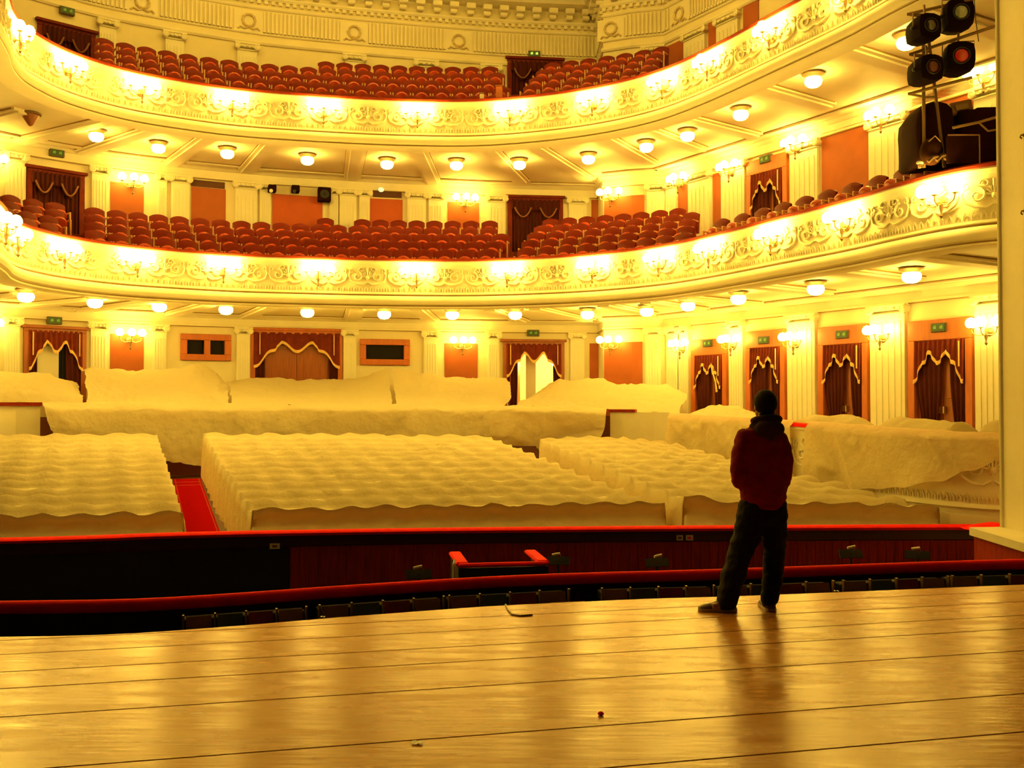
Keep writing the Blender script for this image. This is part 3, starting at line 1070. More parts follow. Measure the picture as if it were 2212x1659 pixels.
    if style == 'wave':
        fr_.grid([[(x, y, z + 0.03) for x, y, z in line], [(x, y - 0.012, z) for x, y, z in line], [(x, y - 0.006, z - 0.055) for x, y, z in line]])
        fr_.build('gold_fringe', goldfringe, vo, 'full')
        for sg in (-1, 1):
            if kind == 'side' and sg < 0: continue
            t = MB(); t.tube([(sg * cw * 0.43, -0.15, zt - 0.05), (sg * cw * 0.43, -0.15, zt - 0.36 * vh)], 0.016, 5)
            t.build('gold_cord', goldfringe, vo)
    else:
        for sg in (-1, 1):
            t = MB()
            pts = [(sg * (0.52 + 0.34 * v) * cw / 2, -0.15, zt - (0.13 + 0.15 * (1 - v * v)) * vh) for v in [k / 6 - 1 for k in range(13)]]
            t.tube(pts, 0.024, 5); t.build('gold_fringe', mat('dull_fringe', (0.24, 0.09, 0.03), 0.6) if 'dull_fringe' not in MATS else MATS['dull_fringe'], vo)
    dr = [(-1, 0.86 if kind in ('dark',) else (0.42 if kind != 'side' else 1.05)), (1, 1.12 if kind == 'dark' else (0.36 if kind != 'side' else 0.62))]
    if kind == 'wide': dr = [(-1, 0.26), (1, 0.26)]
    if kind == 'cream': dr = [(-1, 0.34), (1, 0.62)]
    if kind == 'open': dr = [(-1, 0.42), (1, 0.30)]
    for sg, wd in dr:
        xo, xi = sg * cw / 2, sg * (cw / 2 - wd * cw / 2)
        npl = max(3, int(wd * cw / 0.22))
        pleat(w, h, xo, xi, zt - 0.03, 0.02, npl, 0.035, -0.055, 0.45 if kind == 'side' else (0.25 if kind != 'dark' else 0), 0.25, xo + (xi - xo) * 0.30 if sg > 0 else xo + (xi - xo) * 0.65).build('drape', velvet, ct, 'full')

    if i == 3:
        mb = MB(); mb.tube([(cw * 0.20, -0.16, zt - 0.28), (cw * 0.26, -0.17, zt - 0.52), (cw * 0.22, -0.16, zt - 0.40), (cw * 0.36, -0.17, zt - 0.72), (cw * 0.40, -0.17, zt - 0.98)], [0.018, 0.022, 0.02, 0.02, 0.03], 6)
        mb.build('torn_fringe', goldfringe, vo)
# exit signs
sign_px = [(115, 693, 'under the lower balcony over the cream door', 0), (1151, 720, 'over the doorway open to the lit corridor', 0), (1535, 742, 'over the side door next to the rear corner', 0),
           (1656, 735, 'over the side door behind the person', 0), (1826, 723, 'over the second side door from the stage pillar', 0), (2035, 708, 'over the side door beside the stage pillar', 0),
           (120, 332, 'over the far doorway of the lower balcony', 0), (1156, 398, 'over the curtained doorway on the lower balcony steps', 0), (1659, 345, 'over the side gallery door of the lower balcony', 0),
           (143, 26, 'over the far doorway of the upper balcony', 1), (1153, 119, 'over the dark doorway of the upper balcony', 2)]
for x, y, lb, lit in sign_px:
    path, u, z = hit(x, y)
    p, an = wframe(path, u)
    t_, n_ = path.at(u)[1:]
    e = thing('exit_sign', ('glowing green exit sign ' if lit == 2 else 'small dark green exit sign ') + lb, 'exit sign', (p.x - n_.x * 0.10, p.y - n_.y * 0.10, z), an, 'exit signs over the doors')
    mb = MB(); mb.box((0, 0.03, 0), (0.36, 0.10, 0.19), bev=0.012); mb.build('housing', exitbox, e)
    mb = MB(); mb.box((0, -0.025, 0), (0.31, 0.012, 0.14)); fc = mb.build('green_face', exitg, e)
    mm = exitbright if lit == 2 else exitw
    for dx in (-0.075, 0.075):
        mb = MB()
        mb.box((dx, -0.035, 0), (0.07, 0.006, 0.055)); mb.box((dx + 0.012, -0.035, 0.036), (0.03, 0.006, 0.022))
        mb.build('pictogram', mm, fc)

# ---------------------------------------------------------------- lamps
def sconce(name, gm):
    t = thing(name, '', 'wall lamp')
    mb = MB()
    mb.lathe([(0.085, 0), (0.085, 0.012), (0.05, 0.03), (0.03, 0.05)], 12, Matrix.Translation((0, 0, -0.08)) @ Matrix.Rotation(math.pi / 2, 4, 'X'))
    mb.build('back_plate', brass, t, True)
    mb = MB()
    mb.lathe([(0.006, -0.34), (0.03, -0.30), (0.012, -0.26), (0.035, -0.18), (0.022, -0.10), (0.03, -0.04), (0.012, 0.0)], 10, Matrix.Translation((0, -0.12, 0.0)))
    mb.tube([(0, -0.03, -0.08), (0, -0.12, -0.10)], 0.014, 6)
    mb.build('stem', bronze, t, True)
    for x, y in ((-0.28, -0.18), (0, -0.28), (0.28, -0.18)):
        mb = MB()
        mb.tube([(0, -0.12, -0.12), (x * 0.5, -0.12 + (y + 0.12) * 0.5, -0.15), (x * 0.9, y * 0.95, -0.10), (x, y, -0.01)], 0.011, 6)
        mb.lathe([(0.02, -0.015), (0.05, 0.0), (0.045, 0.012)], 10, Matrix.Translation((x, y, 0)))
        ar = mb.build('arm', brass, t, True)
        mb = MB()
        mb.lathe([(0.03, 0.012), (0.080, 0.03), (0.108, 0.085), (0.102, 0.14), (0.070, 0.19), (0.02, 0.212)], 10, Matrix.Translation((x, y, 0)))
        mb.build('globe', gm, t, 'full')
    return t


SC_F, SC_W = sconce('balcony_sconce', globe_s), sconce('wall_sconce', globe_w)
used = set()


def place(proto, loc, rz, label, group):
    if proto.name not in used:
        used.add(proto.name)
        proto.location, proto.rotation_euler = loc, (0, 0, rz)
        proto['label'], proto['group'] = label, group
        return proto
    return copy_tree(proto, loc, rz, label, group)


upx = [50, 143, 303, 500, 699, 902, 1104, 1284, 1438, 1537, 1672, 1838]  # last lamp is out of view, added to light the pillar
lpx = [-95, -8, 25, 130, 293, 481, 687, 900, 1098, 1284, 1430, 1540, 1675, 1830, 2044]
uy = [55, 125, 182, 222, 238, 247, 245, 222, 180, 120, 50, -55]
ly = [425, 462, 500, 535, 558, 575, 588, 593, 592, 585, 567, 542, 512, 470, 432]
for nm, xs, ys, zt in (('upper', upx, uy, Z_UP), ('lower', lpx, ly, Z_MEZ)):
    N = len(xs)
    for i, (x, y) in enumerate(zip(xs, ys)):
        if nm == 'lower' and i == 2: u = FRONT.hit(x, y)[0]
        u = FRONT.hit(x, y)[0]
        if nm == 'upper' and x == 50: u = FRONT.hit(143, 125)[0] - 1.9
        if nm == 'lower' and x == -8: u = FRONT.hit(25, 500)[0] - 1.5
        if nm == 'lower' and x == -95: u = FRONT.hit(25, 500)[0] - 3.6
        p, an = wframe(FRONT, u)
        k = N - 1 - i
        place(SC_F, (p.x, p.y, zt - 0.36), an, 'three-globe brass lamp on the %s balcony front, %s one counted from the stage pillar end' % (nm, ordn(k)), 'lamps along the %s balcony front' % nm)
for nm, zt in (('upper', Z_UP), ('lower', Z_MEZ)):  # unseen lamps near the stage, added to brighten the sheet fronts
    for k in range(4):
        u = 0.9 + 1.75 * k
        p, an = wframe(FRONT, u)
        if to_px((p.x, p.y, zt))[0] < -130:
            place(SC_F, (p.x, p.y, zt - 0.36), an, 'added unseen lamp on the %s balcony front, %s one counted from the far stage end' % (nm, ordn(k)), 'lamps along the %s balcony front' % nm)
# wall lamps
wl_up = [(-30, 345), (283, 390), (1003, 432), (1323, 420), (1478, 388), (1588, 362), (1732, 310), (1918, 250), (2140, 160)]
wl_lo = [(-40, 700), (278, 722), (997, 738), (1323, 737), (1482, 744), (1592, 735), (1728, 730), (1916, 716), (2146, 700)]
for nm, lst in (('lower balcony', wl_up), ('stalls', wl_lo)):
    for i, (x, y) in enumerate(lst):
        path, u, z = hit(x, y)
        p, an = wframe(path, u)
        n_ = path.at(u)[2]
        place(SC_W, (p.x - n_.x * 0.11, p.y - n_.y * 0.11, z - 0.08), an, 'three-globe brass wall lamp at %s level, %s one counted from the stage pillar' % (nm, ordn(len(lst) - 1 - i)), 'wall lamps at %s level' % nm)


def bowl(gm=None):
    t = thing('ceiling_lamp', '', 'ceiling lamp')
    mb = MB(); mb.lathe([(0.12, 0.0), (0.215, -0.015), (0.225, -0.04), (0.17, -0.075), (0.155, -0.10), (0.13, -0.10)], 20)
    mb.build('bronze_ring', bronze, t, True)
    mb = MB(); mb.lathe([(0.13, -0.09), (0.165, -0.13), (0.17, -0.18), (0.15, -0.235), (0.10, -0.275), (0.03, -0.29)], 16)
    mb.build('glass_bowl', gm or globe_b, t, 'full')
    return t


CL = bowl()
cu = [(65, 262), (208, 297), (342, 322), (491, 334), (664, 348), (836, 357), (986, 359), (1122, 358), (1271, 346), (1396, 320), (1485, 296), (1600, 250), (1757, 178), (1958, 95)]
clo = [(-60, 628), (56, 643), (205, 656), (344, 665), (488, 671), (664, 677), (830, 681), (977, 682), (1113, 682), (1269, 681), (1397, 675), (1486, 663), (1595, 648), (1762, 627), (1969, 600)]
for nm, lst, zs in (('upper', cu, SOF_U), ('lower', clo, SOF_L)):
    for i, (x, y) in enumerate(lst):
        p = at_z(x, y, zs - 0.19)
        if nm == 'upper' and i == 0:
            t = thing('ceiling_lamp', 'unlit dark bronze cone lamp under the upper balcony at its far end', 'ceiling lamp', (p.x, p.y, zs))
            mb = MB(); mb.lathe([(0.12, 0.0), (0.235, -0.015), (0.235, -0.045), (0.20, -0.06)], 20); mb.build('bronze_ring', bronze, t, True)
            mb = MB(); mb.lathe([(0.20, -0.05), (0.13, -0.17), (0.06, -0.27), (0.02, -0.30)], 16); mb.build('glass_bowl', mat('dim_bowl', (0.30, 0.10, 0.04), 0.4), t, True)
            continue
        place(CL, (p.x, p.y, zs), 0, 'round opal bowl lamp under the %s balcony, %s counted from the stage pillar end' % (nm, ordn(len(lst) - 1 - i)), 'bowl lamps under the %s balcony' % nm)

# unseen lamps added in the ceiling above the frame to brighten the upper wall
for k in range(9):
    u = FRONT.L * (0.30 + 0.058 * k)
    p = FRONT.off(u, -1.3)
    if k == 0: CLH = bowl(globe_h)
    place(CLH, (p.x, p.y, Z_ROOF), 0, 'added unseen bowl lamp on the high ceiling, %s along the ring over the upper balcony' % ordn(k), 'added bowl lamps on the high ceiling')
# the chandelier that hangs over the stalls, above the frame
ch = thing('chandelier', 'large ring chandelier with opal globes hanging over the stalls', 'chandelier', (-2.6, 17.0, 11.9))
mb = MB()
mb.tube([(0, 0, 0.2), (0, 0, 2.0)], 0.03, 6)
for rr_, zz in ((1.3, 0.0), (0.75, 0.35)):
    mb.tube([(rr_ * math.cos(a), rr_ * math.sin(a), zz) for a in [2 * math.pi * k / 24 for k in range(25)]], 0.03, 6, cap=False)
for k in range(6):
    a = math.pi * k / 3
    mb.tube([(0, 0, 0.7), (0.75 * math.cos(a), 0.75 * math.sin(a), 0.35), (1.3 * math.cos(a), 1.3 * math.sin(a), 0)], 0.02, 5)
mb.build('frame', brass, ch)
gb = MB(); gb.ball((0, 0, 0.12), 0.10, 10, 7)
gme = gb.mesh('globe', globe_c, 'full')
for k in range(16):
    a = 2 * math.pi * k / 16
    put('globe', gme, ch, (1.3 * math.cos(a), 1.3 * math.sin(a), 0))
for k in range(8):
    a = 2 * math.pi * k / 8
    put('globe', gme, ch, (0.75 * math.cos(a), 0.75 * math.sin(a), 0.35))
# ---------------------------------------------------------------- proscenium pillar at the right-hand edge
mb = MB()
mb.add([(6.36, 12.95, -2.4), (6.50, 9.2, -2.4), (9.5, 9.6, -2.4), (9.5, 13.8, -2.4)] + [(6.36, 12.95, 15), (6.50, 9.2, 15), (9.5, 9.6, 15), (9.5, 13.8, 15)],
       [(3, 2, 1, 0), (4, 5, 6, 7), (0, 1, 5, 4), (1, 2, 6, 5), (2, 3, 7, 6), (3, 0, 4, 7)])
pillar = struct(mb.build('wall_proscenium', plaster), 'tall plain cream pillar of the proscenium beside the stage')
mb = MB()
mb.tube([(6.36, 12.93, -0.05), (6.36, 12.93, 15)], 0.035, 8)
mb.build('corner_bead', plaster, pillar, True)
mb = MB()
mb.add([(5.92, 12.92, z) for z in (-0.10, 0.0)] + [(5.86, 11.2, z) for z in (-0.10, 0.0)] + [(6.6, 9.25, z) for z in (-0.10, 0.0)] + [(6.6, 13.0, z) for z in (-0.10, 0.0)],
       [(0, 2, 3, 1), (2, 4, 5, 3), (4, 6, 7, 5), (6, 0, 1, 7), (1, 3, 5, 7), (0, 6, 4, 2)])
mb.build('ledge', plaster, pillar)
mb = MB()
mb.add([(5.97, 12.9, z) for z in (-2.3, -0.10)] + [(5.95, 11.2, z) for z in (-2.3, -0.10)] + [(6.62, 9.28, z) for z in (-2.3, -0.10)] + [(6.62, 12.95, z) for z in (-2.3, -0.10)],
       [(0, 2, 3, 1), (2, 4, 5, 3), (4, 6, 7, 5), (6, 0, 1, 7)])
mb.build('ledge_base', darkwood, pillar)
for i, (y, z) in enumerate(((12.35, 4.95), (12.35, 4.0))):
    x = 6.36 + 0.14 * (12.95 - y) / 3.75
    mb = MB()
    mb.tube([(x + 0.02, y, z), (x - 0.035, y, z), (x - 0.05, y - 0.01, z - 0.03), (x - 0.03, y - 0.015, z - 0.05)], 0.010, 6)
    mb.lathe([(0.022, 0), (0.022, 0.010), (0.012, 0.014)], 10, Matrix.Translation((x, y, z)) @ Matrix.Rotation(-math.pi / 2, 4, 'Y'))
    tag(mb.build('wall_hook', bronze, None, True), ('upper' if i == 0 else 'lower') + ' small bronze hook on the cream stage pillar', 'hook')

# ---------------------------------------------------------------- side box barrier at stalls level
BX0, BX1 = FRONT.hit(1447, 900)[0], FB
def boxtop(u): return 1.30 - 0.27 * (u - BX0) / (BX1 - BX0)
mb = MB()
xs = FRONT.stations(BX0, BX1, 0.25)
rows = []
for u in xs:
    zt = boxtop(u)
    r = []
    for o, z in ((-0.14, -0.9), (-0.14, zt), (0.03, zt), (0.05, zt - 0.05), (0.0, zt - 0.09), (0.0, 0.12), (0.03, 0.10), (0.045, 0.06), (0.0, 0.04), (-0.05, 0.03), (-0.05, -0.03), (0.02, -0.04), (0.02, -0.9)):
        p = FRONT.off(u, o); r.append((p.x, p.y, z))
    rows.append(r)
mb.grid(rows)
boxw = struct(mb.build('wall_box', plaster, None, True), 'curved low front of the side boxes with scroll reliefs')
mb = MB()
rows = []
for u in xs:
    zt = boxtop(u); r = []
    for o, z in ((-0.16, zt - 0.01), (-0.17, zt + 0.04), (-0.05, zt + 0.06), (0.05, zt + 0.04), (0.06, zt - 0.01)):
        p = FRONT.off(u, o); r.append((p.x, p.y, z))
    rows.append(r)
mb.grid(rows); mb.build('cap_rail', redvelvet, boxw, True)
u = BX0 + 0.5
while u < BX1 - 0.5:
    p, an = wframe(FRONT, u)
    put('scroll_ornament', SCROLL, boxw, (p.x, p.y, (boxtop(u) + 0.12) / 2 + 0.08), an).scale = (1.05, 1.0, 1.25)
    u += 0.96
mb = MB()
u = BX0 + 0.1
while u < BX1 - 0.1:
    p, an = wframe(FRONT, u)
    M = Matrix.Translation((p.x, p.y, 0.20)) @ Matrix.Rotation(an, 4, 'Z')
    mb.tube([(0.035, -0.004, -0.06), (0.03, -0.016, 0.0), (0, -0.02, 0.06), (-0.03, -0.016, 0.0), (-0.035, -0.004, -0.06)], 0.012, 4, M)
    u += 0.11
o = mb.build('leaf_band', plaster2, boxw); o['kind'] = 'stuff'

# ---------------------------------------------------------------- dust sheets
def nz(x, y, z, s, seed=0.0):
    return noise.noise(Vector((x * s + seed, y * s - seed * 0.7, z * s + seed * 1.3)))


def crease(x, y, z, s, seed):
    n_ = noise.noise(Vector((x * s + seed, y * s + 2 * seed, z * s)) + 0.6 * Vector((noise.noise(Vector((x * s, y * s, z * s + 9))), noise.noise(Vector((y * s, z * s, x * s + 5))), 0)))
    return max(0.0, 1 - 5.0 * abs(n_)) ** 1.5


def lerp_poly(pts, t):
    L = [0.0]
    for a, b in zip(pts, pts[1:]): L.append(L[-1] + (b - a).length)
    d = t * L[-1]
    for i in range(len(pts) - 1):
        if d <= L[i + 1] or i == len(pts) - 2:
            return pts[i].lerp(pts[i + 1], (d - L[i]) / max(1e-6, L[i + 1] - L[i]))


def block_sheet(label, front, back, nrow, seat, left, right, seed):
    """one big cotton sheet lying over a raked block of seats: ridges where the seat backs push it up"""
    fp = [at_y(*p) for p in front]
    bp = [at_y(*p) for p in back]
    width = sum((b - a).length for a, b in zip(fp, fp[1:]))
    nu = int(width / 0.06)
    nv = nrow * 10
    rows = []
    for j in range(nv + 1):
        t = j / nv
        ph = t * nrow
        k, f = int(ph + 1e-6), ph - int(ph + 1e-6)
        r = []
        for i in range(nu + 1):
            q = i / nu
            a, b = lerp_poly(fp, q), lerp_poly(bp, q)
            p = a.lerp(b, t)
            st = 0.5 - 0.5 * math.cos(2 * math.pi * (q * width / seat))
            A = 0.19 * (1 - 0.35 * t) * (0.85 + 0.15 * st)
            if f < 0.78: sag = (f / 0.78) ** 0.9
            else: sag = max(0.0, 1 - (f - 0.78) / 0.22) ** 0.8
            z = p.z - A * sag - 0.045 * (1 - st) * (1 - sag)
            z += 0.030 * nz(p.x, p.y, 0, 1.6, seed) + 0.012 * nz(p.x, p.y, 0, 5.5, seed) + 0.022 * crease(p.x, p.y, 0, 1.3, seed)
            r.append(Vector((p.x + 0.02 * nz(p.x, p.y, 3, 2, seed), p.y + 0.03 * nz(p.x, p.y, 7, 2, seed), z)))
        rows.append(r)
    # front drop, with swags between the seats
    fr = []
    for m in range(8, 0, -1):
        s_ = m / 8
        r = []
        for i in range(nu + 1):
            q = i / nu
            p = rows[0][i]
            fold = 0.05 * s_ * math.sin(q * width * 6 + s_ * 3.5 + 4 * nz(p.x, s_ * 2, 0, 1.2, seed)) + 0.08 * s_ * nz(p.x, s_, 4, 2.5, seed) - 0.15 * crease(p.x + 0.7 * s_, s_ * 0.5, 2, 1.7, seed) * s_ ** 0.5 - 0.13 * (1 - s_) * (0.5 + 0.5 * math.cos(2 * math.pi * q * width / seat))
            dep = -0.04 - 0.42 * s_ ** 1.2 + fold if s_ > 0.1 else -0.02
            if s_ < 0.3: dep = 0.10 * math.sin(s_ / 0.3 * math.pi) - 0.02
            r.append(Vector((p.x, p.y + dep, p.z - (p.z - zfloor(p.y) - 0.02) * s_)))
        fr.append(r)
    rows = fr + rows
    # side drops
    for side in ('l', 'r'):
        dep = left if side == 'l' else right
        if not dep: continue
        out = []
        for j, r in enumerate(rows):
            e = r[0] if side == 'l' else r[-1]
            ins = r[1] if side == 'l' else r[-2]
            dr = Vector((e.x - ins.x, e.y - ins.y, 0)); dr.normalize()
            zf = max(zfloor(e.y) + 0.02, e.z - dep)
            cols = []
            for m in range(1, 7):
                s_ = m / 6
                wob = 0.05 * s_ * math.sin(j * 0.7) + 0.04 * s_ * nz(e.x, e.y, s_, 2.5, seed + 5)
                ptn = e + dr * (0.01 + 0.03 * s_ + 0.45 * wob)
                cols.append(Vector((ptn.x, ptn.y, e.z - (e.z - zf) * s_ - 0.02)))
            out.append(cols)
        rows = [(c[::-1] + r) if side == 'l' else (r + c) for r, c in zip(rows, out)]
    o = MB().grid(rows).build('dust_sheet', cloth, None, 'full')
    return tag(o, label, 'dust sheet')


def loft_sheet(label, lines, nu, per, wr, seed, fold=0.0, ff=5.0):
    """a sheet through measured crease lines, with wrinkles of its own"""
    L = [[at_y(*p) for p in ln] for ln in lines]
    rows = []
    for j in range((len(L) - 1) * per + 1):
        k = min(j // per, len(L) - 2)
        t = (j - k * per) / per
        r = []
        for i in range(nu + 1):
            q = i / nu
            P = [lerp_poly(l, q) for l in L]
            p0, p1 = P[max(0, k - 1)], P[k]
            p2, p3 = P[k + 1], P[min(len(P) - 1, k + 2)]
            p = 0.5 * ((2 * p1) + (p2 - p0) * t * 0.6 + (2 * p1 * 0 + (-6 * p1 + 6 * p2 - (p2 - p0) * 1.2 * 1.0 - (p3 - p1) * 0.6)) * t * t + ((4 * p1 - 4 * p2) + (p2 - p0) * 0.6 + (p3 - p1) * 0.6) * t ** 3)
            w = wr * (nz(p.x, p.y, p.z, 1.7, seed) + 0.5 * nz(p.x, p.y, p.z * 2, 4.5, seed) + 0.08 * nz(p.x, p.y, p.z, 11, seed) + 0.7 * crease(p.x, p.y, p.z * 1.5, 1.5, seed) + 0.4 * crease(p.x, p.y, p.z * 2, 3.5, seed))
            fo = fold * math.sin(p.x * ff + p.y * ff * 0.6 + 2.0 * nz(p.x, p.y, p.z, 1.0, seed)) if fold else 0
            r.append(Vector((p.x + 0.4 * w, p.y + 0.8 * w - fo, p.z + w)))
        rows.append(r)
    o = MB().grid(rows).build('dust_sheet', cloth, None, 'full')
    return tag(o, label, 'dust sheet')


block_sheet('cream cotton dust sheet over the seat block on the far side of the red carpet', [(-420, 1122, 13.7), (0, 1112, 13.95), (200, 1106, 14.1), (396, 1104, 14.25)],
            [(-260, 938, 19.0), (0, 937, 20.8), (340, 936, 22.8)], 12, 0.56, 0, 0.9, 1.0)
block_sheet('large central cream dust sheet over the seat block facing the pit, beside the red carpet', [(544, 1098, 14.6), (752, 1092, 15.0), (1003, 1088, 15.2), (1240, 1084, 15.5), (1436, 1086, 15.4)],
            [(440, 935, 23.1), (760, 936, 23.9), (1063, 941, 24.2)], 12, 0.56, 0.95, 0.75, 2.0)
block_sheet('cream dust sheet over the narrowing seat block in front of the side boxes', [(1478, 1066, 15.0), (1600, 1084, 14.9), (1900, 1085, 14.9), (2028, 1091, 15.0)],
            [(1166, 944, 24.1), (1300, 940, 23.0), (1440, 952, 21.2)], 11, 0.56, 0.95, 0.75, 3.0)
def rear_sheet(label, lines, *a, **k):
    loft_sheet(label, [[(x, y, rear_d(x, f)) for x, y, f in ln] for ln in lines], *a, **k)
rear_sheet('long cream dust sheet draped over the low barrier behind the front seat blocks', [
    [(128, 985, 1.12), (250, 960, 1.11), (360, 998, 1.11), (436, 1010, 1.12), (520, 985, 1.11), (800, 1000, 1.12), (1100, 985, 1.11), (1180, 975, 1.11), (1270, 955, 1.11), (1298, 945, 1.11)],
    [(108, 925, 1.09), (300, 935, 1.09), (440, 940, 1.09), (700, 940, 1.09), (1000, 940, 1.09), (1200, 945, 1.09), (1306, 925, 1.09)],
    [(95, 884, 1.06), (300, 886, 1.06), (700, 888, 1.06), (1000, 889, 1.06), (1309, 893, 1.06)],
    [(90, 874, 0.97), (300, 873, 0.97), (700, 876, 0.97), (1000, 878, 0.97), (1310, 883, 0.97)],
    [(90, 871, 0.86), (300, 871, 0.86), (700, 873, 0.86), (1000, 875, 0.86), (1312, 881, 0.86)]], 170, 8, 0.045, 4.0, 0.05, 2.6)
rear_sheet('crumpled cream dust sheet over the rear seats under the cream door leaf', [
    [(-260, 876, 0.78), (0, 872, 0.78), (90, 870, 0.78), (178, 871, 0.78)], [(-260, 850, 0.68), (0, 846, 0.68), (130, 850, 0.68), (178, 858, 0.68)],
    [(-260, 832, 0.42), (0, 830, 0.42), (110, 832, 0.42), (170, 842, 0.42)], [(-260, 800, 0.1), (0, 804, 0.1), (70, 806, 0.1), (105, 809, 0.1), (125, 820, 0.12), (160, 826, 0.14), (168, 838, 0.2)]], 70, 8, 0.05, 5.0)
rear_sheet('cream dust sheet over the rear seats below the wall lamp and the two-pane booth window', [
    [(188, 874, 0.84), (330, 874, 0.84), (494, 875, 0.84)], [(186, 842, 0.60), (240, 856, 0.62), (440, 856, 0.62), (492, 850, 0.60)],
    [(184, 826, 0.36), (230, 838, 0.40), (320, 846, 0.42), (430, 842, 0.42), (470, 835, 0.36), (490, 842, 0.36)], [(182, 810, 0.24), (230, 814, 0.26), (320, 818, 0.26), (420, 806, 0.24), (470, 815, 0.22), (486, 832, 0.24)],
    [(180, 798, 0.12), (200, 794, 0.12), (300, 800, 0.12), (390, 797, 0.12), (412, 788, 0.12), (435, 785, 0.12), (462, 800, 0.12), (482, 824, 0.12)]], 100, 7, 0.05, 6.0)
rear_sheet('flat cream dust sheet over the rear seats in front of the wide wooden double door', [
    [(502, 875, 0.84), (650, 876, 0.84), (846, 877, 0.84)], [(498, 856, 0.60), (650, 858, 0.60), (846, 856, 0.60)],
    [(494, 838, 0.34), (650, 840, 0.34), (800, 838, 0.34), (842, 834, 0.34)], [(490, 824, 0.12), (540, 816, 0.12), (640, 822, 0.12), (735, 820, 0.12), (790, 812, 0.12), (840, 796, 0.12)]], 80, 8, 0.045, 7.0)
rear_sheet('cream dust sheet over the rear seats between the single-pane booth window and the open doorway', [
    [(854, 877, 0.84), (960, 878, 0.84), (1086, 880, 0.84)], [(854, 856, 0.60), (960, 860, 0.60), (1103, 862, 0.60)],
    [(850, 838, 0.40), (900, 846, 0.40), (960, 848, 0.40), (1103, 846, 0.40)], [(849, 815, 0.24), (900, 824, 0.26), (960, 828, 0.26), (1102, 832, 0.24)],
    [(848, 794, 0.12), (870, 801, 0.12), (905, 808, 0.12), (960, 814, 0.12), (1030, 816, 0.12), (1093, 818, 0.12), (1099, 828, 0.14)]], 80, 7, 0.05, 8.0)
rear_sheet('cream dust sheet over the rear seats between the open doorway and the rear corner', [
    [(1114, 881, 0.86), (1310, 885, 0.80), (1375, 888, 0.80), (1468, 896, 0.80)], [(1122, 868, 0.62), (1200, 862, 0.62), (1310, 860, 0.60), (1400, 866, 0.58), (1470, 878, 0.58)],
    [(1140, 862, 0.36), (1190, 842, 0.36), (1300, 842, 0.34), (1400, 850, 0.34), (1482, 866, 0.36)],
    [(1152, 854, 0.14), (1188, 828, 0.14), (1210, 820, 0.14), (1300, 819, 0.12), (1330, 832, 0.12), (1345, 829, 0.12), (1440, 832, 0.12), (1484, 852, 0.14)]], 90, 8, 0.05, 9.0)
loft_sheet('peaked cream dust sheet heaped in the corner box below the first side doors', [
    [(1448, 912, 23.2), (1560, 912, 21.4), (1640, 916, 20.2)], [(1462, 906, 23.4), (1560, 900, 22.1), (1640, 908, 20.8)],
    [(1500, 892, 23.9), (1535, 880, 23.4), (1580, 877, 22.9), (1620, 890, 21.9), (1655, 908, 20.9)], [(1520, 890, 24.4), (1545, 882, 23.9), (1585, 880, 23.4), (1620, 893, 22.6), (1655, 908, 21.6)]], 44, 8, 0.05, 10.0)


def barrier_sheet(label, x0, x1, bottoms, seed, lift=0.0):
    """sheet hung over the box front; bottoms: (px, z) of its lower hem"""
    a, b = FRONT.hit(x0, 920)[0], FRONT.hit(x1, 940)[0]
    us = FRONT.stations(a, b, 0.06)
    bu = [(FRONT.hit(x, 950)[0], z) for x, z in bottoms]
    def zb(u):
        if u <= bu[0][0]: return bu[0][1]
        for (u0, z0), (u1, z1) in zip(bu, bu[1:]):
            if u0 <= u <= u1: return z0 + (z1 - z0) * (0.5 - 0.5 * math.cos(math.pi * (u - u0) / (u1 - u0)))
        return bu[-1][1]
    rows = []
    for j in range(25):
        r = []
        for u in us:
            zt = boxtop(u) + 0.10 + lift
            p, t, n_ = FRONT.at(u)
            if j < 4:
                o, z = -0.42 + 0.13 * j + (0.0 if j else 0), zt - 0.16 * (1 - j / 4) ** 3.5
            elif j < 7:
                o, z = 0.0 + 0.035 * (j - 4), zt - 0.015 * (j - 4) ** 2
            else:
                s_ = (j - 6) / 18
                z = zt - 0.06 - (zt - 0.06 - zb(u)) * s_
                diag = u * 5.5 + z * 4 + 2.5 * nz(u * 0.6, z, 0, 1.0, seed)
                o = 0.115 + 0.045 * s_ + (0.010 + 0.03 * s_) * math.sin(diag) + 0.05 * s_ * nz(u, z, 1, 1.8, seed) + 0.045 * crease(u * 0.8 + z * 0.6, z * 0.35, 1, 2.2, seed)
            z += 0.014 * nz(u, o, j * 0.1, 3.5, seed)
            q = p - n_ * o
            r.append((q.x, q.y, z))
        rows.append(r)
    return tag(MB().grid(rows).build('dust_sheet', cloth, None, 'full'), label, 'dust sheet')


